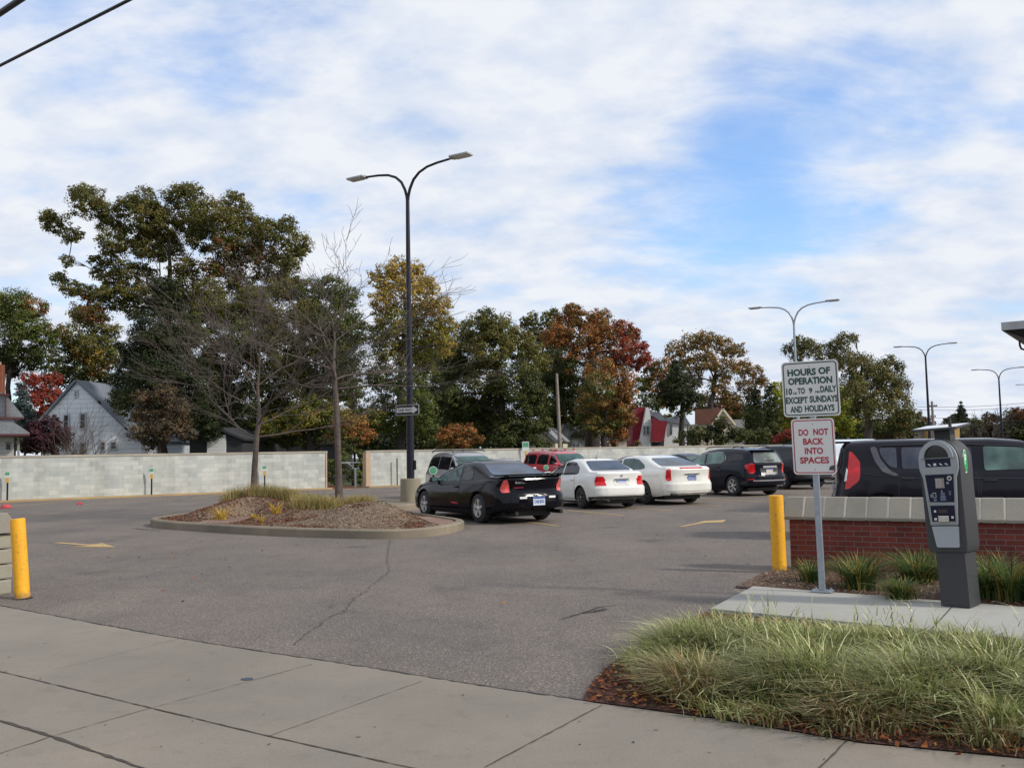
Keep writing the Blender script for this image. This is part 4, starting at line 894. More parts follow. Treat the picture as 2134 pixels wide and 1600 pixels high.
# dark utility vehicle behind it
SPT = dict(SPE); SPT.update(xr=-2.6, xf=2.55, wb=3.0, w=1.95, r=.37, tw=.235, rim='c', doors=[(.2, 1.15, .36, 1.08), (-.85, .15, .36, 1.10)],
    top=[(2.55, .85), (2.45, 1.0), (1.9, 1.1), (1.4, 1.17), (.7, 1.58), (.3, 1.70), (-.3, 1.76), (-1.2, 1.76), (-2.0, 1.72), (-2.3, 1.66), (-2.38, 1.55), (-2.52, 1.12), (-2.6, 1.05)], belt=[(2.55, .8), (1.8, 1.0), (1, 1.10), (0, 1.12), (-2.0, 1.14), (-2.6, 1.05)],
    bot=[(2.55, .3), (2, .27), (0, .27), (-2, .3), (-2.6, .38)], ws=(1.2, 1.6, .76, .64), rg=(1.2, 1.6, .68, .56), gr=M_GLD, mirror=(1.05, 1.1))
def x_tr(root, tree, sp):
    lamp_patch(root, tree, [(.66, .88), (.92, .86), (.94, 1.12), (.68, 1.12)], M_LAMPR)
    for s in 'LR': patch(tree, [(-2.58, .90), (-2.38, .92), (-2.32, 1.10), (-2.58, 1.12)], s, M_LAMPR, 'tail_light_side', root, .009, .04)
    band(root, tree, (.44, .72), .98, M_TRIM, 'bumper', off=.02, r=.05); plate(root, tree, 0, .9, '')
    for sg in (1, -1): MB().tube([(.3, sg*.66, 1.73), (.1, sg*.66, 1.80), (-1.8, sg*.66, 1.80), (-2.0, sg*.66, 1.72)], .018, 6).build('roof_rail', M_TRIM, root, world=False, smooth=60)
W_T = [([(1.0, 1.13), (.5, 1.45), (.25, 1.52), (.22, 1.14)], M_GLD), ([(.14, 1.14), (.14, 1.54), (-.78, 1.57), (-.78, 1.16)], M_GLD), ([(-.86, 1.16), (-.86, 1.57), (-1.9, 1.55), (-2.2, 1.3), (-2.15, 1.18)], M_GLD)]
make_car('utility_vehicle', 'very dark large utility vehicle half hidden between the black crossover and the sign', 'car', SPT, M_NAVYP, (10.95, 39.0, 115.0), GROW, W_T, M_GLD, x_tr)

# boxy dark hatchback behind the brick wall
SPS = dict(xr=-2.15, xf=2.35, w=1.80, wb=2.68, r=.34, rim='d', tum=.20, sm=.05,
    top=[(2.35, .85), (2.27, .98), (1.95, 1.10), (1.70, 1.15), (1.15, 1.49), (.88, 1.585), (.4, 1.63), (-.8, 1.64), (-1.5, 1.635), (-1.88, 1.62), (-1.98, 1.57), (-2.09, 1.12), (-2.15, 1.05)],
    belt=[(2.35, .8), (1.9, .98), (1.3, 1.03), (0, 1.05), (-1.3, 1.12), (-2.15, 1.12)], bot=[(2.35, .28), (1.7, .24), (0, .24), (-1.6, .28), (-2.15, .34)],
    rear=[(.3, .1), (.45, 0), (.65, -.02), (.72, .04), (1.2, .04), (1.6, 0)], bowr=.22, ws=(1.17, 1.50, .74, .66), rg=(1.16, 1.50, .58, .52), gr=M_GLD, gw=M_GLG,
    doors=[(.19, 1.5, .34, 1.02), (-1.07, .14, .34, 1.06)], mirror=(1.36, 1.06), hl=.8, handle=M_TRIM)
def x_soul(root, tree, sp):
    for s in 'LR':
        q_ = patch(tree, [(-1.93, .78), (-1.86, .80), (-1.71, .92), (-1.68, 1.00), (-1.67, 1.24), (-1.70, 1.30), (-1.80, 1.43), (-1.84, 1.44), (-1.86, 1.25)], s, M_LAMPR, 'tail_light', root, .012, .02); patch(tree, [(-1.935, .92), (-1.90, .93), (-1.875, 1.10), (-1.895, 1.15)], s, M_LAMPW, 'reversing_lens', q_, .015, .01)
        patch(tree, [(-1.50, 1.50), (-1.40, 1.51), (-1.34, 1.30), (-1.20, 1.10), (-1.06, 1.03), (-1.12, 1.00), (-1.32, 1.08), (-1.44, 1.28)], s, mat('painted_plum_highlight', (.055, .052, .062), .25, .1, 1), 'pillar_crease', root, .010, .04)  # lighter patch: highlight along the rear pillar crease, painted into the colour
    band(root, tree, (.36, .66), .90, M_TRIM, 'bumper', off=.02, r=.05); plate(root, tree, 0, .78, '')
    s_ = surf(tree, 'B', 0, 1.57); MB().box((s_.x-.05, 0, 1.60), (.34, 1.2, .035)).build('spoiler', M_SOULP, root, world=False, bevel=.015)
    for s in 'LR':
        e = [surf(tree, s, x, z, .01) for x, z in ((1.42, 1.12), (1.05, 1.385), (.8, 1.475), (0, 1.515), (-.8, 1.525), (-1.3, 1.52))]; MB().tube(e, .012, 6).build('window_trim', M_TRIM, root, world=False, smooth=60)
        e = [surf(tree, s, x, z, .004) for x, z in ((1.6, .93), (.6, .955), (-.2, .96), (-.86, .965), (-1.6, 1.04))]; MB().tube(e, .010, 6).build('body_crease', M_TRIM, root, world=False, smooth=60)
    for y in (-.25, .25): MB().tube([surf(tree, 'B', y, 1.0, .02), surf(tree, 'B', y*.2, 1.0, .03)], .02, 6).build('tailgate_trim', M_CHROME, root, world=False)
W_S = [([(1.40, 1.115), (1.04, 1.37), (.84, 1.455), (.26, 1.485), (.26, 1.085)], M_GLG), ([(.08, 1.10), (.08, 1.475), (-1.0, 1.49), (-1.0, 1.125)], M_GLS), ([(-1.08, 1.13), (-1.08, 1.49), (-1.36, 1.485), (-1.32, 1.34), (-1.20, 1.17)], M_GLS)]
make_car('hatchback_car', 'boxy dark hatchback with tall red tail light, parked behind the brick wall', 'car', SPS, M_SOULP, (7.85, 16.3, 340.0), 'cars parked along the brick wall', W_S, M_GLG, x_soul, z0=.10)

# cars of the opposite row, facing the camera
SPV = dict(xr=-2.35, xf=2.45, w=1.84, wb=2.95, r=.33, rim='a', tum=.30,
    top=[(2.45, .75), (2.3, .90), (1.8, 1.02), (1.4, 1.09), (.65, 1.52), (.25, 1.68), (-.4, 1.75), (-1.6, 1.74), (-2.0, 1.68), (-2.15, 1.55), (-2.3, 1.1), (-2.35, 1.0)],
    belt=[(2.45, .7), (1.8, .9), (1, 1.02), (-1, 1.04), (-2.35, 1.0)], bot=[(2.45, .27), (0, .24), (-2.35, .32)], ws=(1.10, 1.56, .76, .66), rg=(1.12, 1.6, .7, .6), gw=M_GLT,
    doors=[(.25, 1.2, .3, 1.0), (-.9, .2, .3, 1.0)], mirror=(1.1, 1.05), hl=.72)
def rails(root, tree, sp, z, y=.62, x0=.1, x1=-1.9, m_=None):
    for sg in (1, -1): MB().tube([(x0+.15, sg*y, z-.06), (x0, sg*y, z), (x1, sg*y, z), (x1-.15, sg*y, z-.07)], .022, 6).build('roof_rail', m_ or M_TRIM, root, world=False, smooth=60)
def x_van(root, tree, sp):
    rails(root, tree, sp, 1.80); [MB().tube([(x, -.62, 1.80), (x, .62, 1.80)], .02, 6).build('roof_bar', M_TRIM, root, world=False) for x in (-.2, -1.5)]
    lamp_patch(root, tree, [(.78, .9), (.9, .9), (.86, 1.3), (.76, 1.3)], M_LAMPR); plate(root, tree, 0, .45, '', view='F')
W_V = [([(1.1, 1.08), (.65, 1.40), (.42, 1.5), (.4, 1.09)], M_GLD), ([(.32, 1.08), (.32, 1.53), (-.85, 1.57), (-.85, 1.10)], M_GLD), ([(-.92, 1.10), (-.92, 1.57), (-1.75, 1.55), (-1.98, 1.44), (-2.05, 1.15)], M_GLD)]
GR2 = 'cars parked nose to nose with the angled row'
make_car('minivan', 'silver minivan with roof bars behind the black coupe', 'minivan', SPV, M_SILVERP, (-1.75, 34.6, 294.0), GR2, W_V, M_GLD, x_van)
SPR = dict(SPV); SPR.update(xr=-2.3, xf=2.3, w=1.84, wb=2.72, r=.36, rim='c', tum=.26, top=[(2.3, .88), (2.2, 1.02), (1.3, 1.10), (1.0, 1.14), (.5, 1.58), (.2, 1.70), (-.8, 1.76), (-1.9, 1.74), (-2.1, 1.66), (-2.2, 1.3), (-2.3, 1.1)],
    belt=[(2.3, .85), (1.2, 1.04), (-1, 1.07), (-2.3, 1.05)], bot=[(2.3, .33), (0, .32), (-2.3, .36)], ws=(1.15, 1.58, .74, .66), rg=(1.15, 1.58, .7, .6), doors=[(.1, 1.0, .4, 1.03), (-.95, .05, .4, 1.04)], mirror=(.95, 1.08), hl=.85)
W_R = [([(.90, 1.12), (.50, 1.45), (.2, 1.53), (.15, 1.13)], M_GLD), ([(.0, 1.12), (.0, 1.55), (-.6, 1.57), (-.82, 1.50), (-.9, 1.14)], M_GLD), ([(-1.05, 1.14), (-.98, 1.5), (-1.1, 1.57), (-1.95, 1.55), (-2.0, 1.16)], M_GLD)]
def x_red(root, tree, sp):
    for x in (.0, -.7, -1.5):
        for sg in (1, -1): MB().box((x, sg*.6, 1.775), (.10, .06, .07)).build('rack_foot', M_REDP, root, world=False)
    lamp_patch(root, tree, [(.78, .9), (.9, .9), (.86, 1.2), (.76, 1.2)], M_LAMPR)
make_car('utility_vehicle', 'bright red utility vehicle behind the white saloon', 'car', SPR, M_REDP, (2.2, 41.6, 300.0), GR2, W_R, M_GLD, x_red)
def x_min(root, tree, sp): lamp_patch(root, tree, [(.55, .7), (.8, .7), (.8, .88), (.6, .88)], M_LAMPR)
SPK = dict(SPJ); SPK.update(gw=M_GLB, handle=M_TRIM)
make_car('saloon_car', 'dark saloon, only its roof showing between the two white saloons', 'car', SPK, M_BLACKP, (5.9, 41.5, 300.0), GR2, W_J, M_GLD, x_min)
make_car('saloon_car', 'pale grey saloon showing a sliver left of the red utility vehicle', 'car', SPK, M_SILVERP, (-.3, 39.2, 297.0), GR2, W_J, M_GLD, x_min)
make_car('hatchback_car', 'dark blue car showing a strip of roof above the pearl white saloon', 'car', dict(SPJ, top=[(a, c*1.03) for a, c in SPJ['top']]), M_NAVYP, (8.2, 43.0, 300.0), GR2, W_J, M_GLB, x_min)
# white van behind the sign
SPW = dict(xr=-2.7, xf=2.6, w=1.98, wb=3.1, r=.35, rim='c', tum=.16, top=[(2.6, .9), (2.45, 1.08), (2.0, 1.2), (1.75, 1.28), (1.1, 1.8), (.8, 1.92), (.3, 1.99), (-2.4, 2.0), (-2.6, 1.95), (-2.7, 1.8)],
    belt=[(2.6, .85), (1.7, 1.12), (0, 1.15), (-2.7, 1.15)], bot=[(2.6, .3), (0, .3), (-2.7, .36)], ws=(1.3, 1.82, .8, .74), rg=(1.2, 1.75, .75, .7), gw=M_GLB, doors=[(.6, 1.6, .36, 1.1)], mirror=(1.4, 1.2), hl=.85)
W_W = [([(1.5, 1.2), (1.05, 1.62), (.75, 1.72), (.7, 1.2)], M_GLB)]
make_car('white_van'.replace('white_', ''), 'white van behind the two signs, its roof and one wheel showing', 'van', SPW, M_VANP, (14.0, 42.6, 190.0), GR2, W_W, M_GLD, x_min)
SPG = dict(SPJ)
make_car('saloon_car', 'silver saloon far off, a strip of it showing above the dark hatchback roof', 'car', SPG, M_SILVERP, (21.5, 56, 200.0), 'cars far back in the lot', W_J, M_GLD, x_min)
# ------------------------------------------------------------------ trees
def leaves(blobs, size, dens=1.0, spread=.16, elong=.8, droop=0.0):
    """blobs: (centre, (rx, ry, rz), colour list); leaf clumps scattered through each blob"""
    Ps, Cs = [], []
    for c, r, cols in blobs:
        r = np.array(r); R_ = r.mean(); rc = max(.22, min(.80, R_*.30)); ncl = max(4, int(8.5*(R_/rc)**2*.80)); per = int(max(8, dens*22*(rc/size)**2*.26))
        d = RNG.normal(size=(ncl, 3)); d /= np.linalg.norm(d, axis=1)[:, None]; rad_ = RNG.uniform(.25, 1.0, ncl)**.6
        cc = np.array(c)+d*r*rad_[:, None]
        cr = rc*RNG.uniform(.55, 1.25, ncl)
        cols = np.array(cols); ci = RNG.integers(0, len(cols), ncl); cb = cols[ci]*RNG.uniform(.75, 1.25, (ncl, 1))
        n = ncl*per; q = RNG.normal(size=(n, 3)); q /= np.linalg.norm(q, axis=1)[:, None]; k = RNG.uniform(.15, 1, n)**.5*np.where(RNG.random(n) < .14, RNG.uniform(1.0, 1.6, n), 1)
        own = np.repeat(np.arange(ncl), per); pos = cc[own]+q*(k*cr[own])[:, None]*np.array([1.1, 1.1, .75])
        if droop: pos[:, 2] -= RNG.uniform(0, droop, n)*cr[own]
        nrm = q*.9+d[own]*.35+RNG.normal(size=(n, 3))*.42+np.array([0, 0, .45]); nrm /= np.linalg.norm(nrm, axis=1)[:, None]
        a = np.cross(nrm, RNG.normal(size=(n, 3))); a /= np.linalg.norm(a, axis=1)[:, None]; b = np.cross(nrm, a)
        s = (size*RNG.uniform(.6, 1.35, n))[:, None]; P_ = np.stack([pos-a*s*.5, pos-b*s*.5*elong, pos+a*s*.5, pos+b*s*.5*elong], 1)
        col = cb[own]*RNG.uniform(1-spread*1.6, 1+spread*1.6, (n, 1))*(1+RNG.normal(size=(n, 3))*spread*.4)
        Ps.append(P_); Cs.append(np.clip(col, .003, .9))
    return np.concatenate(Ps), np.concatenate(Cs)
def limb(b, a, c, r0, r1, rnd, n=6, sag=.08, sides=6):
    a, c = Vector(a), Vector(c); L_ = (c-a).length; pts = []; o1 = Vector((rnd.uniform(-1, 1), rnd.uniform(-1, 1), rnd.uniform(-.2, 1)))*L_*sag
    for i in range(n+1):
        t = i/n; pts.append(a.lerp(c, t)+o1*math.sin(math.pi*t)+Vector((rnd.uniform(-1, 1), rnd.uniform(-1, 1), rnd.uniform(-1, 1)))*L_*.018*(0 < i < n))
    b.tube(pts, [r0+(r1-r0)*i/n for i in range(n+1)], sides, cap=False); return pts
def tree(name, label, Y, base_px, blobs, size=.22, dens=1.0, trunk=.35, fork=None, bark=None, group=None, depth=.9, cat='tree', droop=0.0, twigs=3, spread=.16, ydep=True, flat=.85):
    """blobs: (px, py, radius px, colours) at depth Y"""
    rnd = random.Random(hash(label) % 9999 if False else sum(map(ord, label))); k = Y/FPX
    base = at(base_px, 940, Y); base.z = 0
    t = thing(name, label, cat, base, 0, group); W_ = []
    for (px, py, r, cols) in blobs:
        R_ = r*k; c = at(px, py, Y+(rnd.uniform(-1, 1)*R_*1.1 if ydep else 0)); W_.append(((c.x, c.y, c.z), (R_, R_*depth*1.15, R_*flat), cols))
    P_, C_ = leaves(W_, max(size*.48, Y*.0019), dens, spread, droop=droop); C_ = np.clip(C_*1.5, 0, .8); P_[:, :, 2] = np.maximum(P_[:, :, 2], .05)
    quads('crown', P_, C_, M_LEAF, t)
    b = MB(); zc = min(w[0][2] for w in W_); ztop = max(w[0][2] for w in W_)
    fz = fork if fork else max(1.2, zc*.75); f = base+Vector((rnd.uniform(-.3, .3), 0, fz)); limb(b, base-Vector((0, 0, .2)), f, trunk*1.25, trunk*.8, rnd, 6, .02, 10)
    top = Vector((base.x+(np.mean([w[0][0] for w in W_])-base.x)*.6, Y, ztop*.85)); spine = limb(b, f, top, trunk*.75, .05, rnd, 8, .05, 8)
    nodes = [(Vector(q), 0.0, trunk*(.62-.07*i)) for i, q in enumerate([f]+spine[:5])]
    for (c, r, _) in sorted(W_, key=lambda w: (Vector(w[0])-f).length):
        c = Vector(c); q = min(nodes, key=lambda n_: (n_[0]-c).length*1.0+.45*n_[1]+(.8*max(0, n_[0].z-c.z)))
        L_ = (q[0]-c).length; r0 = max(.035, min(q[2], trunk*.34)*.80); r1 = max(.025, r0*.6); pts = limb(b, q[0], c, r0, r1, rnd, 6, .10)
        nodes.append((c, q[1]+L_, r1))
        for _ in range(twigs):
            d = Vector((rnd.gauss(0, 1), rnd.gauss(0, 1), rnd.gauss(.3, 1))).normalized(); limb(b, pts[rnd.randint(3, 6)], c+Vector((d.x*r[0], d.y*r[1], d.z*r[2]))*.95, .032, .012, rnd, 4, .08, 4)
    b.build('trunk', bark or M_BARK, t, smooth=60, recalc=False)
    return t
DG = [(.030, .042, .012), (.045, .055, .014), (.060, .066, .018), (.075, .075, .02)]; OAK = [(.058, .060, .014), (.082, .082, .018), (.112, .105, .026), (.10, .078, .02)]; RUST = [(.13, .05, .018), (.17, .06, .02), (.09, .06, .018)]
CON = [(.014, .020, .007), (.021, .028, .009), (.030, .036, .011)]; YEL = [(.30, .20, .035), (.24, .17, .03), (.36, .25, .06), (.18, .14, .03)]; YG = [(.14, .13, .022), (.10, .11, .02), (.18, .15, .03)]
GRN = [(.045, .062, .012), (.065, .080, .016), (.09, .10, .022)]; OR = [(.20, .080, .022), (.155, .072, .022), (.24, .105, .03), (.11, .065, .02)]; RED = [(.19, .034, .02), (.23, .045, .025), (.13, .032, .02)]
BRZ = [(.17, .105, .03), (.13, .09, .028), (.21, .12, .035), (.10, .08, .025)]; WIL = [(.085, .085, .024), (.11, .10, .028), (.065, .07, .02), (.12, .095, .03)]; LIM = [(.20, .21, .02), (.26, .24, .025), (.15, .17, .02)]; BRN = [(.075, .055, .03), (.10, .065, .035), (.055, .045, .028)]; PUR = [(.045, .016, .022), (.06, .022, .028), (.03, .012, .016)]; BLU = [(.045, .065, .062), (.06, .085, .08), (.03, .045, .042)]
MIX = lambda a, c: a+c
TG = 'trees behind the block wall'
tree('oak_tree', 'tallest broad green oak with open spreading crown, left of the lamp post', 66, 350, [(x, y, r, c) for x, y, r, c in
    ((118, 462, 32, OAK), (98, 450, 18, OAK), (150, 490, 24, OAK), (182, 420, 42, OAK), (165, 400, 22, OAK), (228, 452, 40, OAK), (300, 420, 36, OAK), (262, 430, 26, OAK), (372, 408, 36, OAK), (400, 398, 24, OAK), (340, 470, 52, OAK), (280, 490, 42, OAK), (236, 505, 34, OAK), (440, 440, 46, OAK), (492, 424, 34, OAK), (520, 470, 34, OAK), (560, 480, 38, OAK), (598, 468, 24, OAK), (615, 508, 34, OAK),
     (470, 512, 34, MIX(RUST, OAK)), (420, 500, 38, OAK), (545, 530, 42, MIX(RUST, OAK)), (600, 545, 30, OAK), (632, 520, 18, OAK), (385, 555, 34, OAK), (140, 545, 16, OAK), (125, 580, 20, OAK), (150, 600, 24, OAK), (180, 610, 26, OAK), (205, 570, 18, OAK), (215, 610, 24, OAK), (500, 590, 34, OAK), (262, 560, 26, OAK), (235, 580, 28, OAK), (200, 545, 18, OAK), (300, 570, 30, OAK), (320, 610, 34, OAK), (280, 640, 34, OAK), (245, 620, 36, OAK), (190, 650, 40, MIX(OAK, RUST)), (330, 530, 22, OAK), (440, 560, 26, MIX(OAK, RUST)), (310, 455, 44, OAK), (400, 460, 46, OAK), (470, 475, 42, OAK), (520, 510, 42, OAK), (350, 510, 40, OAK), (570, 560, 42, OAK), (480, 550, 44, MIX(OAK, RUST)), (590, 600, 40, OAK), (530, 620, 44, OAK), (440, 610, 40, OAK), (390, 600, 40, OAK), (300, 520, 30, OAK), (270, 600, 30, OAK), (225, 540, 24, OAK))],
    .27, .9, .62, 6.0, M_BARKD, TG, twigs=4)
tree('conifer_tree', 'very dark dense evergreen in front of the tall oak', 57, 335, [(345, 600, 32, CON), (340, 640, 44, CON), (330, 690, 58, CON), (355, 720, 62, CON), (300, 740, 58, CON), (330, 780, 70, CON), (270, 790, 40, CON), (380, 800, 62, CON), (290, 840, 50, MIX(CON, DG)), (250, 830, 26, DG), (385, 860, 50, CON), (430, 880, 44, CON)], .2, 1.1, .3, 2, M_BARKD, TG)
tree('maple_tree', 'dark green maple at the left edge behind the porch house', 80, 20, [(25, 640, 50, GRN), (-30, 660, 60, GRN), (70, 640, 30, MIX(OR, GRN)), (60, 680, 40, GRN), (10, 700, 50, DG), (90, 700, 32, GRN), (40, 745, 50, DG), (-20, 760, 50, DG), (110, 690, 22, MIX(OR, OAK)), (95, 745, 36, DG)], .3, .9, .4, 5, M_BARKD, TG)
tree('maple_tree', 'thin yellowing tree with much sky showing through it, left of the dark evergreen', 84, 160, [(150, 700, 30, OAK), (170, 660, 28, OAK), (200, 700, 32, OAK), (180, 740, 30, MIX(YEL, RUST)), (215, 750, 30, MIX(YEL, OAK)), (140, 760, 26, DG), (225, 690, 28, OAK), (200, 785, 18, RUST), (150, 790, 30, OAK), (120, 780, 26, DG), (230, 800, 30, DG), (190, 720, 30, OAK), (160, 730, 30, OAK), (205, 770, 30, MIX(OAK, RUST)), (175, 780, 30, DG), (240, 740, 30, OAK), (135, 720, 26, OAK), (225, 720, 26, OAK)], .26, .75, .3, 5, M_BARKD, TG)
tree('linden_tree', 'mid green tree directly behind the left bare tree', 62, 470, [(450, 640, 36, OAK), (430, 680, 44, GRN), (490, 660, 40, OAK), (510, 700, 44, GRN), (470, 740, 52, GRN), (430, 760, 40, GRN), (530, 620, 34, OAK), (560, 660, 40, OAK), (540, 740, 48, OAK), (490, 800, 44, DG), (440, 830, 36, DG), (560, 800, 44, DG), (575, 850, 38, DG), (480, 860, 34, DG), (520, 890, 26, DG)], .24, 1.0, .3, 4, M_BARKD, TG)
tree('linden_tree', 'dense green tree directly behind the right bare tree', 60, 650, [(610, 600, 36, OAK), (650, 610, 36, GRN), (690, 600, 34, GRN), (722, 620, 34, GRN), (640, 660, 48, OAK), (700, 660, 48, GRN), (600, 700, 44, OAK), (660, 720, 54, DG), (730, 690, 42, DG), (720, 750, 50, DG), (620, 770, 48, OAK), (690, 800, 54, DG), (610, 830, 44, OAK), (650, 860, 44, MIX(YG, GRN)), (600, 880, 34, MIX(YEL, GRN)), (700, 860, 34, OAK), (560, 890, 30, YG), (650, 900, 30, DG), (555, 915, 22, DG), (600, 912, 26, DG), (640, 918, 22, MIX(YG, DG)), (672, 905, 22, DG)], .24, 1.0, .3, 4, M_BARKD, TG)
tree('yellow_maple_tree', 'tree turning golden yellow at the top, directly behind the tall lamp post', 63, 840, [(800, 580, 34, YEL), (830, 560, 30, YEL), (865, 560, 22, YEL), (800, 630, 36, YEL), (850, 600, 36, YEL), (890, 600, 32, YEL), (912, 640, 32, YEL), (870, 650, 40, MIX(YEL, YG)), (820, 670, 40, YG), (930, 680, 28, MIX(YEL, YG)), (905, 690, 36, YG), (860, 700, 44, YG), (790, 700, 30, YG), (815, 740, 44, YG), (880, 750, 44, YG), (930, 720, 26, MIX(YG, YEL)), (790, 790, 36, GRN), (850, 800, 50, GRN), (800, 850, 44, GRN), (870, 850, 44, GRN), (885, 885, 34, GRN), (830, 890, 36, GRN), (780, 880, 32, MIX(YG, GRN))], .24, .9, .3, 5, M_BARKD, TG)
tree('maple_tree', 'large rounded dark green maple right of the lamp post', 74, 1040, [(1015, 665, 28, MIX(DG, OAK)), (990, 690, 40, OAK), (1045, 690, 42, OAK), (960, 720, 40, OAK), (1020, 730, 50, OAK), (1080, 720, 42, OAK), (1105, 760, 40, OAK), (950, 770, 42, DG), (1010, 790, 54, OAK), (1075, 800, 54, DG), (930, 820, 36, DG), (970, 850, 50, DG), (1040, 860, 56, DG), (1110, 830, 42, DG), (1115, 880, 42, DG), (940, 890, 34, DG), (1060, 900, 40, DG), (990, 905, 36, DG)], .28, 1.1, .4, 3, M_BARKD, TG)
tree('spiky_topped_tree', 'olive tree with upright tufts between the dark maple and the orange tree', 96, 1140, [(1092, 672, 12, OAK), (1110, 665, 14, OAK), (1108, 690, 20, OAK), (1140, 662, 14, OAK), (1155, 655, 12, OAK), (1140, 690, 24, OAK), (1165, 700, 30, OAK), (1125, 730, 34, OAK), (1160, 760, 34, DG)], .3, .8, .3, 6, M_BARKD, TG, flat=1.3)
tree('maple_tree', 'orange and scarlet maple, brightest red on its right side', 82, 1232, [(1190, 645, 20, MIX(BRZ, OR)), (1180, 670, 28, OR), (1215, 665, 30, MIX(OR, BRZ)), (1255, 665, 30, MIX(BRZ, OR)), (1160, 700, 34, OR), (1210, 705, 42, OR), (1260, 700, 38, OR), (1298, 690, 30, MIX(RED, OR)), (1318, 700, 22, MIX(RED, OR)), (1300, 730, 32, MIX(RED, MIX(RED, OR))), (1335, 725, 20, RED), (1345, 745, 14, RED), (1280, 755, 30, MIX(RED, OR)), (1325, 760, 20, RED), (1180, 750, 36, MIX(OR, DG)), (1240, 750, 36, OR)], .28, .95, .62, 8, M_BARKD, TG, twigs=4)
tree('maple_tree', 'golden green lower maple in front of the scarlet one', 76, 1262, [(1250, 770, 34, MIX(BRZ, OR)), (1290, 790, 36, OR), (1240, 810, 42, MIX(BRZ, GRN)), (1285, 840, 42, MIX(OR, BRZ)), (1302, 815, 28, OR), (1230, 855, 40, MIX(GRN, BRZ)), (1275, 880, 40, MIX(OR, GRN)), (1306, 870, 22, OR), (1298, 905, 18, OR), (1240, 890, 26, MIX(GRN, BRZ))], .27, .9, .3, 3, M_BARKD, TG)
tree('maple_tree', 'shadowy dark green tree behind the leaning wooden pole', 88, 1180, [(1150, 780, 44, DG), (1190, 800, 48, DG), (1145, 840, 48, DG), (1195, 850, 44, DG), (1215, 890, 36, DG), (1165, 880, 30, DG)], .3, 1.1, .45, 4, M_BARKD, TG)
tree('maple_tree', 'small orange and green tree between the scarlet maple and the dark pine', 102, 1376, [(1350, 760, 24, MIX(RED, GRN)), (1380, 765, 28, MIX(OR, GRN)), (1365, 800, 30, OR), (1395, 795, 24, MIX(OR, GRN)), (1340, 800, 24, GRN), (1355, 835, 30, DG), (1385, 830, 24, OR)], .3, .8, .25, 5, M_BARKD, TG)
tree('pine_tree', 'dark pine with bare lower trunk between the steep-gabled and cream houses', 84, 1417, [(1412, 762, 16, CON), (1408, 785, 26, CON), (1430, 800, 28, CON), (1395, 810, 28, CON), (1414, 822, 34, CON), (1440, 830, 24, CON), (1392, 832, 20, CON), (1418, 850, 26, DG)], .26, .9, .28, 4.5, M_BARKD, TG)
tree('bronze_maple_tree', 'large rounded bronze tree, right of the scarlet maple against the sky', 112, 1480, [(1410, 730, 26, BRZ), (1440, 715, 26, BRZ), (1475, 705, 26, BRZ), (1510, 720, 26, BRZ), (1535, 730, 22, BRZ), (1425, 760, 28, BRZ), (1470, 750, 36, BRZ), (1515, 765, 30, BRZ), (1548, 765, 22, BRZ), (1575, 775, 18, BRZ), (1588, 795, 16, BRZ), (1555, 800, 26, BRZ), (1500, 800, 26, BRZ), (1525, 830, 26, BRZ), (1570, 825, 20, MIX(BRZ, RUST)), (1450, 790, 22, BRZ)], .34, .75, .5, 7, M_BARKD, TG, twigs=4)
tree('maple_tree', 'dark reddish tree filling the gap under the bronze crown', 118, 1500, [(1470, 840, 30, MIX(RUST, DG)), (1510, 850, 32, RUST), (1545, 860, 30, DG), (1500, 880, 26, DG), (1560, 895, 24, RUST)], .36, 1.0, .3, 2, M_BARKD, TG)
for i, (px, yy, s_, lb) in enumerate(((1574, 800, 1.0, 'left of two pointed dark evergreens beside the upper sign'), (1603, 795, 1.0, 'right of two pointed dark evergreens beside the upper sign'))):
    tree('conifer_tree', lb, 88+i*3, px, [(px, yy+15, 10, CON), (px, yy+38, 16, CON), (px-2, yy+62, 22, MIX(CON, DG)), (px+2, yy+88, 25, MIX(CON, DG)), (px, yy+112, 26, DG)], .26, 1.0, .2, 1.5, M_BARKD, TG, ydep=False, flat=1.1)
tree('lime_tree', 'bright yellow-green tree showing on both sides of the signs', 98, 1700, [(1625, 810, 22, LIM), (1640, 835, 32, LIM), (1680, 830, 40, LIM), (1720, 835, 42, LIM), (1755, 830, 32, LIM), (1775, 850, 26, LIM), (1640, 875, 30, LIM), (1700, 885, 42, LIM), (1760, 880, 34, LIM), (1780, 895, 20, LIM)], .32, 1.0, .3, 2, M_BARKD, TG)
tree('willow_tree', 'big grey-green willow right of the signs', 84, 1812, [(1668, 712, 20, WIL), (1640, 725, 14, WIL), (1690, 720, 24, WIL), (1662, 740, 20, WIL), (1720, 735, 28, WIL), (1760, 705, 20, WIL), (1742, 715, 16, WIL), (1780, 700, 12, WIL), (1760, 745, 34, WIL), (1795, 760, 34, WIL), (1830, 770, 32, WIL), (1855, 748, 16, WIL), (1875, 760, 14, DG), (1850, 790, 38, WIL), (1810, 810, 42, WIL), (1770, 800, 38, WIL), (1880, 800, 20, WIL), (1870, 830, 32, WIL), (1830, 850, 36, WIL), (1790, 850, 26, WIL), (1885, 865, 24, WIL), (1865, 880, 24, DG), (1895, 890, 18, DG)], .26, .75, .38, 4, M_BARK, TG, droop=1.3, twigs=5)
tree('dark_shrub_tree', 'dark low trees under the right side of the willow', 92, 1850, [(1800, 895, 20, DG), (1830, 890, 22, DG), (1860, 900, 18, DG), (1900, 900, 14, DG), (1880, 895, 18, RUST)], .3, 1.0, .2, 1, M_BARKD, TG)
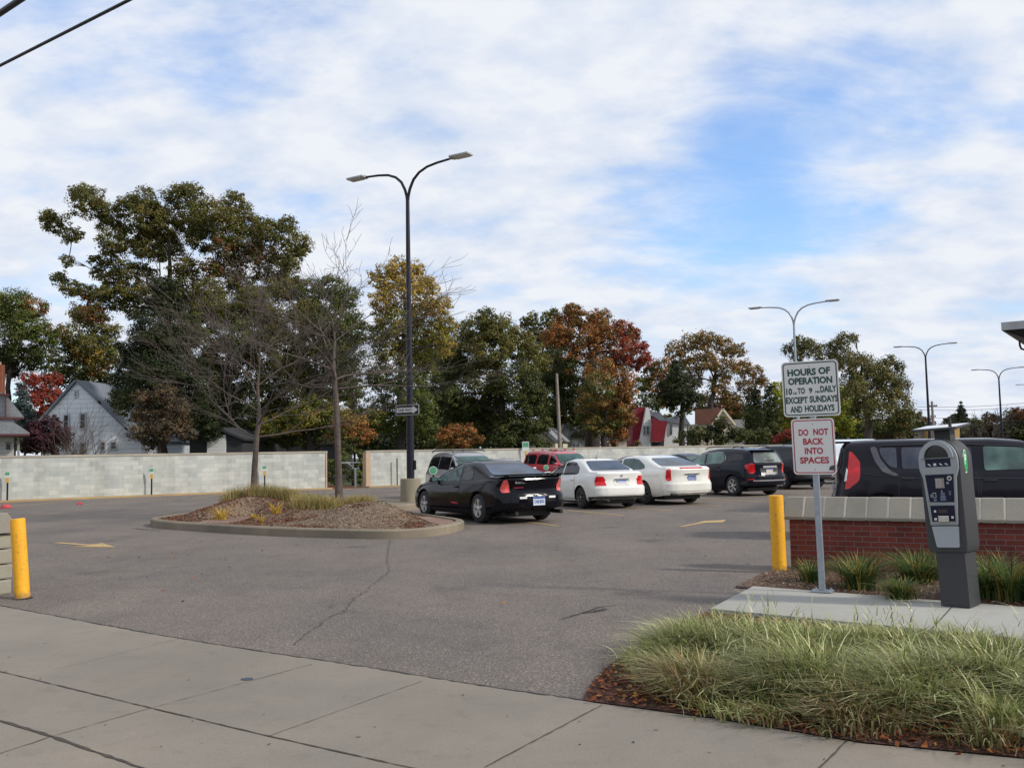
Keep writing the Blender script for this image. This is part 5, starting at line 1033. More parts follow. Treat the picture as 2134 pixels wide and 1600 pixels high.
tree('shadowy_tree', 'dark tree filling the dip between the yellow tree and the big dark maple', 84, 925, [(900, 740, 44, DG), (935, 760, 44, DG), (910, 810, 50, DG), (900, 870, 46, DG), (945, 850, 44, DG), (925, 905, 36, DG)], .3, 1.1, .35, 3, M_BARKD, TG)
tree('shadowy_tree', 'dark green tree behind the left bare tree, low between house and linden', 76, 430, [(400, 700, 40, DG), (440, 780, 50, DG), (500, 840, 50, DG), (420, 850, 46, DG), (550, 870, 50, DG), (620, 900, 40, DG), (700, 900, 40, DG), (470, 905, 36, DG), (430, 640, 42, OAK), (500, 650, 42, OAK), (560, 700, 44, DG), (640, 660, 40, OAK), (700, 720, 44, DG), (380, 650, 38, OAK), (600, 760, 44, DG), (660, 800, 44, DG), (730, 820, 40, DG), (750, 880, 34, DG)], .3, 1.1, .35, 3, M_BARKD, TG)
# low things beyond the wall
SG = 'shrubs and small trees just beyond the wall'
tree('red_maple_tree', 'fiery red tree behind the blue-grey gable house', 78, 90, [(85, 800, 26, RED), (60, 790, 18, RED), (110, 790, 20, RED), (95, 835, 28, RED), (70, 825, 20, RED), (115, 820, 18, RED), (45, 810, 12, RED), (105, 855, 18, RED), (85, 870, 20, RED)], .24, 1.0, .15, 2, M_BARKD, SG)
tree('blue_spruce', 'small blue-grey spruce beside the brick chimney', 62, 48, [(44, 802, 8, BLU), (46, 820, 13, BLU), (48, 840, 17, BLU), (52, 862, 20, BLU), (58, 885, 24, BLU)], .16, 1.2, .12, 1, M_BARKD, SG, ydep=False)
tree('purple_shrub', 'dark purple rounded shrub in front of the blue-grey gable house', 52, 98, [(75, 890, 22, PUR), (105, 885, 24, PUR), (125, 905, 24, PUR), (85, 915, 30, PUR), (110, 925, 30, PUR), (65, 925, 22, PUR)], .13, 1.1, .08, .8, M_BARKD, SG)
tree('brown_leaved_tree', 'thin brownish small tree covering the right of the gable house', 53, 338, [(300, 830, 26, BRN), (340, 820, 30, BRN), (370, 850, 30, BRN), (310, 870, 34, BRN), (350, 890, 36, BRN), (290, 900, 26, BRN), (385, 900, 26, BRN), (320, 915, 28, BRN), (375, 875, 24, BRN)], .14, .8, .14, 1.6, M_BARKD, SG, twigs=6)
tree('golden_shrub', 'golden brown shrub above the wall gap', 54, 735, [(715, 885, 22, OR), (745, 880, 24, OR), (735, 905, 28, MIX(OR, GRN)), (765, 905, 20, OR), (700, 910, 22, MIX(OR, DG)), (720, 930, 24, DG)], .15, .9, .1, 1.2, M_BARKD, SG)
tree('orange_shrub', 'orange-leaved shrub above the silver minivan', 58, 955, [(925, 905, 18, OR), (950, 895, 18, OR), (975, 900, 20, OR), (965, 918, 20, OR), (935, 922, 18, MIX(OR, GRN)), (995, 915, 12, OR)], .15, .8, .1, 1.2, M_BARKD, SG)
tree('garden_shrub', 'dark green shrub just left of the post in the wall gap', 52, 705, [(695, 985, 15, DG), (712, 975, 16, DG), (702, 1000, 14, DG), (690, 965, 12, GRN), (715, 955, 14, GRN)], .12, 1.0, .06, .4, M_BARKD, SG, ydep=False)
tree('garden_shrub', 'yellow-green shrub just right of the post in the wall gap', 54, 752, [(748, 985, 15, GRN), (756, 965, 13, YG), (735, 990, 14, GRN), (754, 945, 13, GRN), (742, 1003, 10, GRN)], .12, 1.0, .06, .4, M_BARKD, SG, ydep=False)
tree('garden_shrub', 'green shrubbery below the pine and the cream house', 78, 1470, [(1428, 905, 12, DG), (1452, 902, 20, DG), (1480, 905, 22, CON), (1510, 900, 24, CON), (1540, 905, 20, DG), (1412, 918, 9, GRN), (1445, 918, 16, DG), (1500, 918, 16, DG), (1565, 910, 18, DG), (1500, 880, 18, MIX(BRN, DG)), (1590, 905, 18, DG)], .2, 1.0, .1, .6, M_BARKD, SG)
tree('red_shrub', 'crimson shrub just left of the signs above the wall', 80, 1635, [(1625, 910, 12, RED), (1642, 903, 12, RED), (1655, 912, 10, RED), (1612, 917, 9, RED)], .16, 1.1, .05, .5, M_BARKD, SG)
tree('garden_shrub', 'small dark shrub in front of the yellow gable house', 72, 1120, [(1112, 918, 12, DG), (1126, 922, 12, GRN), (1100, 925, 10, DG), (1140, 925, 9, DG)], .16, 1.0, .05, .4, M_BARKD, SG)
tree('garden_shrub', 'low brown hedge right of the dark tree trunk', 80, 1280, [(1262, 925, 9, BRN), (1280, 922, 9, RUST), (1325, 925, 9, MIX(BRN, OR))], .18, 1.0, .05, .4, M_BARKD, SG)
# far right skyline
FG = 'distant trees on the right skyline'
def far_tree(lb, Y, px, bl, **k): return tree(k.pop('name', 'distant_tree'), lb, Y, px, bl, k.pop('size', .5), k.pop('dens', 1.0), .25, 2, M_BARKD, FG, **k)
far_tree('rusty tree at the foot of the willow, left of the distant utility pole', 150, 1925, [(1915, 885, 14, MIX(RUST, DG)), (1930, 880, 12, RUST), (1925, 895, 12, DG), (1905, 870, 9, RUST)])
far_tree('dark round-topped tree left of the pointed spruce', 170, 1980, [(1975, 880, 14, MIX(DG, BRN)), (1990, 872, 12, DG), (1985, 892, 16, DG), (1965, 892, 10, BRN)])
far_tree('dark green tree right of the pointed spruce', 165, 2035, [(2020, 880, 14, DG), (2035, 885, 14, DG), (2050, 888, 14, MIX(DG, GRN)), (2010, 895, 14, BRN), (2030, 900, 14, BRN)])
far_tree('dark brown tree left of the second-last lamp post', 160, 2065, [(2060, 870, 14, BRN), (2075, 872, 12, MIX(BRN, GRN)), (2065, 890, 16, BRN), (2080, 895, 16, MIX(DG, BRN)), (2050, 900, 12, BRN)])
far_tree('reddish brown tree at the right edge of the picture', 155, 2115, [(2108, 862, 14, MIX(BRN, RUST)), (2125, 860, 14, RUST), (2100, 880, 16, BRN), (2120, 880, 18, MIX(BRN, DG)), (2095, 898, 16, DG), (2125, 900, 18, DG), (2145, 880, 20, BRN)])
far_tree('pointed dark spruce rising above the distant skyline', 140, 2003, [(2002, 838, 3, CON), (2003, 846, 5, CON), (2003, 855, 9, CON), (2003, 865, 13, CON), (2004, 878, 17, CON)], name='spruce_tree', size=.36, ydep=False, flat=.55)
# far wood that closes the horizon
Ps = []; bl = []
for px in range(-160, 2400, 26):
    Y = 150+20*math.sin(px*.013); hgt = (38 if px < 1650 else 26)+(1 if px < 1650 else .4)*18*math.sin(px*.021)+14*math.sin(px*.05+1)
    for k_ in range(3):
        c = at(px+random.uniform(-10, 10), 935-hgt*(k_+.6)/3*1.5, Y+random.uniform(-6, 6)); bl.append(((c.x, c.y, c.z), (2.4, 2.2, 1.9), [DG, CON, DG, BRN][(px//26+k_) % 4]))
P_, C_ = leaves(bl, .62, .8); o = quads('distant_woods', P_, C_, M_LEAF); tag(o, 'dark line of woods behind the houses', 'woods', kind='stuff')

# bare trees
def bare_tree(name, label, base, H_, spread_px, fork, trunk, seed, group, up=.55, levels=4, twig=.006, leafcols=None, mm=(7, 6, 5, 4, 3), nb=9, mt=None, lean=0.0, reach=1.0, multi=False):
    rnd = random.Random(seed); base = Vector(base); t = thing(name, label, 'tree', base, 0, group); b = MB(); tw = MB(); tips = []
    def grow(p, d, L_, r, lv):
        n = 5 if lv < 2 else 4; pts = [p]; q = p.copy(); dd = d.copy()
        for i in range(n):
            dd = (dd+Vector((rnd.gauss(0, .13), rnd.gauss(0, .13), rnd.gauss(.012, .10)))).normalized()
            if lv > 1 and dd.z < -.05: dd.z = abs(dd.z)*.5; dd.normalize()
            q = q+dd*L_/n; pts.append(q.copy())
        r1 = max(twig*.6, r*.42); rs = [r+(r1-r)*i/n for i in range(n+1)]
        (b if lv < 2 else tw).tube(pts, rs, 7 if lv < 2 else (5 if lv == 2 else 3), cap=False)
        if lv >= levels: tips.append(q); return
        m = mm[lv]
        for k in range(m):
            f = rnd.uniform(.25, 1.0) if k else 1.0; i = min(n-1, int(f*n)); s = pts[i].lerp(pts[i+1], f*n-i) if f < 1 else q
            ax = dd.orthogonal().normalized(); ax.rotate(Matrix.Rotation(rnd.uniform(0, 2*math.pi), 3, dd)); e = (dd*math.cos(.62)+ax*math.sin(.62)*rnd.uniform(.6, 1.25)).normalized()
            if k == 0: e = (dd+ax*.2).normalized()
            grow(s, e, L_*rnd.uniform(.45, .72), max(twig, r*(.55-.25*f)), lv+1)
    top = base+Vector((lean, 0, fork)); pts = []
    for i in range(9): s = i/8; pts.append(base.lerp(top, s)+Vector((.03*math.sin(3*s+seed), .03*math.cos(4*s), -.12 if i == 0 else 0)))
    if not multi: b.tube(pts, [trunk*(1.35 if i == 0 else 1.12 if i == 1 else 1-.035*i) for i in range(9)], 12, cap=False)
    ld = Vector((lean*.3, 0, 1)).normalized(); lead = [top]
    q = top.copy()
    if not multi:
        for i in range(7): q = q+(ld+Vector((rnd.gauss(0, .10), rnd.gauss(0, .10), 0))).normalized()*(H_-fork)*.62/7; lead.append(q.copy())
        b.tube(lead, [trunk*.72*(1-.11*i) for i in range(8)], 8, cap=False); grow(q, ld, (H_-fork)*.36, trunk*.2, 1)
    for k in range(nb):
        a = 2*math.pi*(k*.382+.05*rnd.random()); s = k/(nb-1); i = min(6, int(s*6.5)); p = lead[i] if not multi else base
        el = (.25+.55*s+rnd.uniform(-.1, .1))*up/.55; d = Vector((math.cos(a)*math.cos(el), math.sin(a)*math.cos(el), math.sin(el)))
        if multi: d = Vector((math.cos(a)*.45, math.sin(a)*.3, 1)).normalized()
        grow(p, d, (spread_px*(1-.35*s))*.62*reach if not multi else H_*.5, trunk*.33*(1-.4*s) if not multi else trunk*.6, 1)
    b.build('trunk', mt or M_BARKB, t, smooth=60, recalc=False); tw.build('branches', mt or M_BARKB, t, recalc=False)
    if leafcols:
        idx_ = RNG.integers(0, len(tips), leafcols[1]); pp = np.array([tuple(tips[i]) for i in idx_])
        w = [((p[0], p[1], p[2]), (.16, .16, .12), leafcols[0]) for p in pp if p[2] < leafcols[2]]
        if w: P_, C_ = leaves(w, .07, .25); quads('leaves', P_, C_, M_LEAF, t)
    return t
BG = 'bare trees on the mulch island'
z = lambda x, y: isl_z(x, y)-.03
p = at(707, 1048, 24.0); bare_tree('bare_tree', 'taller bare tree on the island, right of the other, its twigs against the sky', (p.x, 24.0, z(p.x, 24.0)), 6.0, 4.7, 3.1, .095, 31, BG, nb=11, levels=4, lean=-.10, up=.46, reach=.88, twig=.0058, mm=(5, 5, 4, 3, 3))
p = at(530, 1020, 26.2); bare_tree('bare_tree', 'lower wider bare tree on the left of the island with a few yellow leaves', (p.x, 26.2, z(p.x, 26.2)), 6.0, 5.0, 1.9, .098, 23, BG, nb=12, levels=4, up=.60, leafcols=(YEL, 45, 3.0), lean=.05, reach=.88, twig=.0055)
p = at(160, 945, 50); bare_tree('bare_shrub_tree', 'leafless many-stemmed small tree in front of the blue-grey gable house', (p.x, 50, 0), 5.2, 2, .2, .07, 5, SG, nb=9, levels=3, multi=True, twig=.009)
p = at(2052, 905, 150); bare_tree('bare_tree', 'distant bare tree right of the pointed spruce', (p.x, 150, 0), 9.5, 4, 1.5, .2, 8, FG, nb=8, levels=3, twig=.03, multi=True, mt=M_BARK)
# ------------------------------------------------------------------ street furniture
def lamp_post(label, base, zj, paint_, base_r=.125, top_r=.06, foot=None, half=False, hw=1.0):
    t = thing('lamp_post', label, 'street lamp', base, 0, 'double-armed lamp posts of the lot'); B_ = Vector(base)
    z0 = .76 if foot else 0
    b = MB(); zs = [z0, z0+.02, zj*.25, zj*.5, zj*.75, zj]
    b.tube([B_+Vector((0, 0, z)) for z in zs], [base_r, base_r, base_r*.86+top_r*.14, (base_r+top_r)*.5, base_r*.25+top_r*.75, top_r], 20); b.build('pole', paint_, t, smooth=40)
    if foot:
        b = MB(); b.lathe([(.33, -.05), (.33, .72), (.315, .75), (.001, .755)], 32, 'z', tuple(B_)); b.build('concrete_base', M_BASE, t, smooth=40)
        b = MB(); b.box((B_.x, B_.y, .775), (.40, .40, .03), .6)
        for k in range(4): a = .6+math.pi/4+k*math.pi/2; b.lathe([(.02, .79), (.02, .84), (.001, .845)], 8, 'z', (B_.x+.23*math.cos(a), B_.y+.23*math.sin(a), 0))
        b.build('base_plate', M_TRIM, t)
        b = MB(); b.box((B_.x+.15, B_.y-.02, 1.32), (.07, .12, .30), 0); b.build('hand_hole_cover', paint_, t, bevel=.02)
    for s in (-1, 1):
        b = MB(); pr = [(0, -.25), (.03, -.02), (.10, .22), (.25, .50), (.48, .70), (.80, .83), (1.2, .89), (1.78, .93)]
        pts = [B_+GX*s*r+Vector((0, 0, zj+z)) for r, z in pr]; b.tube(pts, [.052, .050, .048, .046, .043, .040, .038, .034], 12); a = b.build('arm', paint_, t, smooth=50)
        b = MB(); c = B_+GX*s*2.12+Vector((0, 0, zj+.95)); rz = math.atan2(GX.y, GX.x)
        b.box(c, (.72*hw, .34, .07), rz); h = b.build('lamp_head', M_LHEAD, a, bevel=.02)
        b = MB(); b.box(c-GX*s*-.04-Vector((0, 0, .045)), (.50*hw, .26, .03), rz)
        b.build('lens', M_LLENS, h, bevel=.008)
        if hw > .9: b = MB(); b.box(B_+GX*s*1.80+Vector((0, 0, zj+.945)), (.12, .14, .09), rz); b.build('mount', M_LHEAD, h, bevel=.01)
    return t
def sign_text(lines, org, ux, uz, mt, name, par):
    b = MB(); org, ux, uz = Vector(org), Vector(ux), Vector(uz)
    for txt, cx, cz, w, h, bd in lines:
        vs, fs = text_mesh(txt, w, h, bd); v, f = lay(vs, fs, org+ux*cx+uz*cz, ux, uz); b.add(v, f)
    return b.build(name, mt, par, recalc=False)
def rrect(w, h, r, n=6):
    out = []
    for cx, cz, a0 in ((w/2-r, h/2-r, 0), (-w/2+r, h/2-r, 90), (-w/2+r, -h/2+r, 180), (w/2-r, -h/2+r, 270)):
        for i in range(n+1): a = rad(a0+90*i/n); out.append((cx+r*math.cos(a), cz+r*math.sin(a)))
    return out
def panel(b, pts, org, ux, uz, nn, d, mi=0):
    org = Vector(org); b.prism([org+Vector(ux)*a+Vector(uz)*c for a, c in pts], Vector(nn)*d, mi)
def ringp(b, outer, inner, org, ux, uz, mi=0):
    org, ux, uz = Vector(org), Vector(ux), Vector(uz); n = len(outer); b.add([org+ux*a+uz*c for a, c in outer]+[org+ux*a+uz*c for a, c in inner], [(i, (i+1) % n, n+(i+1) % n, n+i) for i in range(n)], mi)
Z = Vector((0, 0, 1))
LP = Vector((-3.30, 29.75, .12)); LP.z = 0.13
t = lamp_post('tall dark lamp post on a round concrete base, carrying the one way sign', (LP.x, LP.y, .14), 9.95, M_POLEB, foot=True)
o0 = Vector((LP.x, LP.y, 3.08))+GN*.13; b = MB(); panel(b, rrect(.93, .33, .03), o0, GX, Z, GN, .006, 0); s = b.build('one_way_sign', M_SIGNW, t)
b = MB(); q = [(.455*x/.465, .155*y/.165) for x, y in rrect(.93, .33, .03)]; panel(b, [(x*.965, z*.93) for x, z in rrect(.93, .33, .03)], o0+GN*.0065, GX, Z, GN, .002); b.build('sign_face', M_BLK, s)
b = MB(); panel(b, [(-.42, -.075), (.22, -.075), (.22, -.13), (.42, 0), (.22, .13), (.22, .075), (-.42, .075)], o0+GN*.009, GX, Z, GN, .002); b.build('arrow', M_SIGNW, s)
sign_text([('ONE WAY', -.09, 0, .58, .095, .03)], o0+GN*.0125, GX, Z, M_BLK, 'sign_lettering', s)
def pole_at(px, Y): p = at(px, 900, Y); return (p.x, Y, 0)
lamp_post('silver lamp post rising behind the hours of operation sign', pole_at(1664, 51), at(1651, 662, 51).z-.2, M_GALV, .11, .055)
lamp_post('dark lamp post above the dark hatchback, middle of the three at right', pole_at(1937, 78), at(1931, 737, 78).z-.2, M_POLEB, .13, .07)
lamp_post('thin dark lamp post near the right edge of the picture', pole_at(2088, 94), at(2081, 783, 94).z-.2, M_POLEB, .13, .07)
lamp_post('farthest lamp post, only its left head showing at the right edge', pole_at(2166, 125), at(2163, 808, 125).z-.4, M_POLEB, .13, .07)

# sign post with its two signs
SB = Vector((3.32, 10.18, .055)); t = thing('sign_post', 'grey steel post carrying the hours of operation and do not back into spaces signs', 'sign post', SB)
ln = Vector((-.012, 0, 0))
b = MB(); b.box((SB.x, SB.y, SB.z+.008), (.22, .18, .014), math.atan2(GX.y, GX.x))
for a in (-.08, .08):
    for c in (-.06, .06): b.lathe([(.012, .015), (.012, .035), (.001, .036)], 8, 'z', (SB.x+GX.x*a+GN.x*c, SB.y+GX.y*a+GN.y*c, SB.z))
b.build('base_plate', M_GALV, t)
b = MB(); h_ = 2.42; pr = [(-.032, -.022), (.032, -.022), (.032, .022), (-.032, .022)]
b.prism([SB+GX*x+GN*y+Z*.015 for x, y in pr], Z*h_+ln*h_); b.build('post', M_GALV, t, bevel=.006)
def signplate(name, label, cz, w, h, rc, tm, lines, bw, extra=None):
    o = SB+GN*.032+Z*cz+ln*cz; uz = (Z+ln*.9+GX*(-.006)).normalized(); b = MB(); panel(b, rrect(w, h, rc), o, GX, uz, GN, .004); s = b.build(name, M_SIGNW, t)
    s['label'] = label
    b = MB(); ringp(b, rrect(w-.03, h-.03, rc*.85), rrect(w-.03-2*bw, h-.03-2*bw, rc*.85-bw), o+GN*.0052, GX, uz); b.build('sign_border', tm, s, recalc=False)
    sign_text(lines, o+GN*.0056, GX, uz, tm, 'sign_lettering', s)
    b = MB()
    for zz_ in (h*.40, -h*.41):
        q = o+uz*zz_; b.add([q+GN*.0065+GX*a+uz*c for a, c in ((-.006, -.006), (.006, -.006), (.006, .006), (-.006, .006))]+[q+GN*.010], [(0, 1, 4), (1, 2, 4), (2, 3, 4), (3, 0, 4)])
    b.build('bolts', M_GALV, s); return s, o, uz
c1 = (at(1691, 809, 10.1).z+.0)-SB.z; c2 = at(1697, 930, 10.1).z-SB.z
signplate('hours_sign', 'white sign with green lettering giving the hours of operation', c1, .61, .61, .045, M_GREENT, [('HOURS', -.085, .185, .31, .078, .045), ('OF', .158, .19, .125, .078, .045), ('OPERATION', 0, .088, .475, .078, .045),
    ('10', -.232, -.022, .066, .074, .04), ('AM', -.172, -.045, .042, .026, .02), ('TO', -.100, -.020, .08, .068, .04), ('9', .002, -.020, .038, .060, .04), ('PM', .072, -.040, .042, .026, .02), ('DAILY', .190, -.012, .17, .072, .04),
    ('EXCEPT', -.155, -.122, .24, .073, .04), ('SUNDAYS', .135, -.118, .30, .073, .04), ('AND', -.165, -.222, .13, .072, .04), ('HOLIDAYS', .085, -.218, .315, .072, .04)], .012)
s_, o_, u_ = signplate('spaces_sign', 'white sign with red lettering reading do not back into spaces', c2, .46, .61, .04, M_REDT, [('DO', -.10, .155, .105, .072, .035), ('NOT', .085, .158, .16, .072, .035), ('BACK', 0, .055, .22, .072, .035), ('INTO', 0, -.048, .195, .072, .035), ('SPACES', 0, -.150, .31, .072, .035)], .011)
b = MB(); rr_ = random.Random(4)
for i in range(9): cx, cz, w = .178+rr_.uniform(-.022, .022), -.235+rr_.uniform(-.018, .022), rr_.uniform(.01, .022); panel(b, [(cx-w, cz-w*.6), (cx+w, cz-w*.6), (cx+w*.8, cz+w*.7), (cx-w*.7, cz+w*.6)], o_+GN*(.0055+i*.0002), GX, u_, GN, .0008)
b.build('sticker_residue', mat('sticker_grey', (.05, .055, .075), .6), s_)

# bollards
def bollard(label, base, tip, h, r):
    t = thing('bollard', label, 'bollard', base, 0, 'yellow bollards at the entrance'); B_ = Vector(base); T_ = Vector(tip)
    ax = (T_-B_).normalized(); b = MB(); b.tube([B_-ax*.08, B_+ax*.0, B_+ax*(h-.02), B_+ax*(h-.006), B_+ax*h], [r, r, r, r*.985, r*.93], 32); b.build('post', M_YEL, t, smooth=30); b = MB()
    b.tube([B_+ax*.0, B_+ax*.012], [r+.03, r+.012], 24); b.build('asphalt_collar', M_CRACK, t, smooth=30)
bollard('upright yellow bollard at the left end of the brick wall', (3.44, 12.22, 0), (3.43, 12.22, 1), 1.0, .092)
B_ = G(47, 1247); bollard('leaning yellow bollard at the left edge of the picture', B_, (B_.x-.085, B_.y, 1), .95, .084)

# pay station
MC = Vector((4.325, 9.17, .052)); rz = math.atan2(GX.y, GX.x)-rad(14); t = thing('pay_station', 'tall dark grey parking pay station with solar panel in front of the brick wall', 'parking meter', MC, rz)
t.rotation_euler = (0, rad(-2.6), rz); t.scale = (.95, 1, 1)
M_CAB = mat('cabinet_charcoal', (.038, .039, .042), .55, .1, var=.08); M_BEZ = mat('bezel_silver', (.30, .32, .34), .42, .35, .2, var=.05); M_NAVY = mat('panel_navy', (.004, .005, .022), .35, 0, 0, spec=.3); M_ICON = mat('icon_white', (.6, .62, .7), .5, var=.05); M_DOOR = mat('door_silver', (.33, .355, .38), .45, .2, var=.04)
b = MB(); b.box((.01, 0, .27), (.285, .29, .54)); b.build('pedestal', M_CAB, t, world=False, bevel=.008)
def arch(pts_low, r, zc, n=14, cx=0): return pts_low+[(cx+r*math.cos(math.pi*i/n), zc+r*math.sin(math.pi*i/n)) for i in range(n+1)]
X_, ZZ, NF = Vector((1, 0, 0)), Vector((0, 0, 1)), Vector((0, -1, 0))
sil = [(-.185, .56), (.185, .56)]; sil = [(-.20, .60), (-.175, .525), (.175, .525), (.20, .60)]
sil = arch([(-.195, 1.42)][:0]+[(-.185, .525), (.185, .525), (.198, .60), (.20, 1.22), (.205, 1.32)], .205, 1.415)+[(-.205, 1.32), (-.20, 1.22), (-.198, .60)]
b = MB(); b.prism([Vector((x, .165, z)) for x, z in sil], (0, -.335, 0)); o = b.build('cabinet', M_CAB, t, world=False, bevel=.012, smooth=40)
bez = arch([(-.135, .785), (.135, .785), (.150, 1.0), (.165, 1.24), (.195, 1.33)], .195, 1.415)+[(-.195, 1.33), (-.165, 1.24), (-.150, 1.0)]
b = MB(); b.prism([Vector((x, -.171, z)) for x, z in bez], (0, -.030, 0)); bz = b.build('front_bezel', M_BEZ, t, world=False, bevel=.006, smooth=40)
def plate_(name, poly, y, d, m_, par): b = MB(); b.prism([Vector((x, y, z)) for x, z in poly], (0, -d, 0)); return b.build(name, m_, par, world=False)
for k, (r0, r1, y_) in enumerate(((.165, .125, -.201),)):                               # hood ring round the display
    n = 16; b = MB(); oo = [(r0*math.cos(math.pi*i/n), 1.435+r0*math.sin(math.pi*i/n)) for i in range(n+1)]; ii = [(r1*math.cos(math.pi*i/n), 1.435+r1*math.sin(math.pi*i/n)) for i in range(n+1)]
    vs = [(x, y_, z) for x, z in oo]+[(x, y_-.035, z) for x, z in oo]+[(x, y_-.035, z) for x, z in ii]+[(x, y_, z) for x, z in ii]; m_ = n+1
    b.add(vs, [(a*m_+i, a*m_+i+1, ((a+1) % 4)*m_+i+1, ((a+1) % 4)*m_+i) for a in range(4) for i in range(n)]+[(0, m_, 2*m_, 3*m_), (m_-1, 4*m_-1, 3*m_-1, 2*m_-1)]); b.build('display_hood', M_BEZ, bz, world=False, smooth=40)
plate_('display', arch([(-.122, 1.437), (.122, 1.437)][:0]+[], .122, 1.437), -.2015, .004, mat('display_black', (.006, .006, .008), .12, 0, .5), bz)
s = plate_('instruction_strip', [(-.125, 1.35), (.125, 1.35), (.125, 1.43), (-.125, 1.43)], -.2018, .004, M_NAVY, bz)
b = MB()
for i, cx in enumerate((-.085, -.03, .03, .085)):
    if i == 1: b.add([(cx-.014, -.2064, 1.36), (cx+.014, -.2064, 1.36), (cx+.014, -.2064, 1.384), (cx-.014, -.2064, 1.384)], [(0, 1, 2, 3)])
    else: b.add([(cx-.016, -.2064, 1.372), (cx-.002, -.2064, 1.366), (cx+.016, -.2064, 1.36), (cx+.014, -.2064, 1.368), (cx, -.2064, 1.378), (cx-.014, -.2064, 1.384)], [(0, 1, 2, 3, 4, 5)])
b.build('pictograms', M_ICON, s, world=False, recalc=False)
sign_text([('PAY AND DISPLAY', 0, 0, .13, .009, .02)], (0, -.2064, 1.408), X_, ZZ, M_ICON, 'sign_lettering', s)
sign_text([('Insert coin or card', 0, 0, .13, .011, .02)], (0, -.2014, 1.337), X_, ZZ, M_ICON, 'bezel_lettering', bz)
mp_ = plate_('control_panel', [(-.118, 1.01), (.125, 1.005), (.143, 1.275), (-.140, 1.275)], -.2018, .004, M_NAVY, bz)
k = plate_('keypad', [(-.042, 1.142), (.046, 1.142), (.046, 1.238), (-.042, 1.238)], -.206, .006, mat('keypad_steel', (.28, .23, .22), .4, .4), mp_)
b = MB(); [b.box((-.026+.0145*c+.005*c, -.2135, 1.16+.021*r), (.013, .003, .015)) for c in range(3) for r in range(4)]; b.build('keys', mat('key_grey', (.42, .38, .36), .5), k, world=False)
b = MB(); b.tube([(.103, -.2055, 1.235), (.103, -.214, 1.235)], .024, 20); b.tube([(.103, -.214, 1.235), (.103, -.2155, 1.235)], .012, 14, mi=1); b.build('coin_entry', [M_CHROME, M_BLK], mp_, world=False, smooth=40)
b = MB(); b.box((-.062, -.208, 1.075), (.036, .006, .052)); b.box((-.062, -.2115, 1.075), (.022, .003, .038), mi=1); b.build('card_slot', [M_GALV, M_BLK], mp_, world=False)
y_ = -.2064; M_ICB = mat('icon_blue', (.22, .28, .42), .5)
b = MB(); [b.box((.02, y_, 1.028+i*.013), (.058-.004*i, .001, .006)) for i in range(6)]; b.build('instruction_lines', M_ICB, mp_, world=False)
for c_, d_ in (((.078, y_, 1.19), (.022, .001, .020)), ((-.095, y_, 1.07), (.014, .001, .03)), ((-.06, y_, 1.028), (.03, .001, .012)), ((.013, y_, 1.112), (.012, .001, .02))):
    b = MB(); b.box(c_, d_); b.build('pictogram', M_ICB, mp_, world=False)
b = MB(); [b.box((.092, y_, 1.075+i*.011), (.026 if i % 2 else .012, .001, .004)) for i in range(4)]; b.build('instruction_lines', M_ICB, mp_, world=False)
lp = plate_('lower_panel', [(-.110, .822), (.118, .822), (.122, .975), (-.118, .975)], -.2018, .004, M_NAVY, bz)
b = MB(); b.box((.012, -.216, .848), (.105, .028, .055)); b.box((.012, -.2305, .848), (.03, .003, .012), mi=1); b.build('receipt_tray', [M_CHROME, M_BLK], lp, world=False, bevel=.004)
b = MB(); b.box((.005, -.207, .920), (.09, .004, .035)); b.build('receipt_slot', mat('slot_brown', (.035, .02, .018), .4), lp, world=False)
b = MB(); b.prism([(-.085, y_, .91), (-.062, y_, .91), (-.062, y_, .922), (-.0735, y_, .935), (-.085, y_, .922)], (0, -.001, 0)); b.build('pictogram', M_ICON, lp, world=False)
for cx_, cz_, w_ in ((-.075, .845, .026), (.093, .86, .022)): b = MB(); b.box((cx_, y_, cz_), (w_, .001, .022)); b.build('pictogram', M_ICON, lp, world=False)
plate_('access_door', rpoly([(-.095, .572), (.125, .572), (.135, .775), (-.128, .775)], .015), -.1705, .022, M_DOOR, t)
b = MB(); n = 24; c = Vector((.2005, -.02, 1.39)); e = [(.055*math.cos(2*math.pi*i/n), .115*math.sin(2*math.pi*i/n)) for i in range(n)]
b.prism([c+Vector((0, a, z_)) for a, z_ in e], (.003, 0, 0)); pd_ = b.build('parking_badge', mat('badge_white', (.6, .78, .62), .4), t, world=False)
b = MB(); b.prism([c+Vector((.0035, a*.84, z_*.9)) for a, z_ in e], (.002, 0, 0)); b.build('badge_face', mat('badge_green', (.02, .30, .08), .4), pd_, world=False)
vs, fs = text_mesh('P', .045, .10, .03); v, f = lay(vs, fs, c+Vector((.0062, 0, .02)), (0, 1, 0), ZZ); MB().add(v, f).build('badge_letter', mat('badge_white2', (.7, .85, .72), .4), pd_, world=False, recalc=False)
b = MB(); b.box((.01, .02, 1.655), (.16, .14, .11)); b.build('panel_mount', M_CAB, t, world=False, bevel=.006)
b = MB(); b.box((-.02, .02, 1.735), (.46, .42, .02), 0, 0, rad(6)); sp_ = b.build('solar_panel', [M_CAB], t, world=False, bevel=.004)
b = MB(); b.box((-.02, .02, 1.747), (.43, .39, .004), 0, 0, rad(6)); b.build('solar_glass', mat('solar_face', (.30, .31, .38), .15, .3, 1), sp_, world=False)
b = MB(); b.tube([(.10, -.05, 1.73), (.10, -.05, 1.83)], .016, 12); b.build('antenna', M_TRIM, t, world=False, smooth=40)

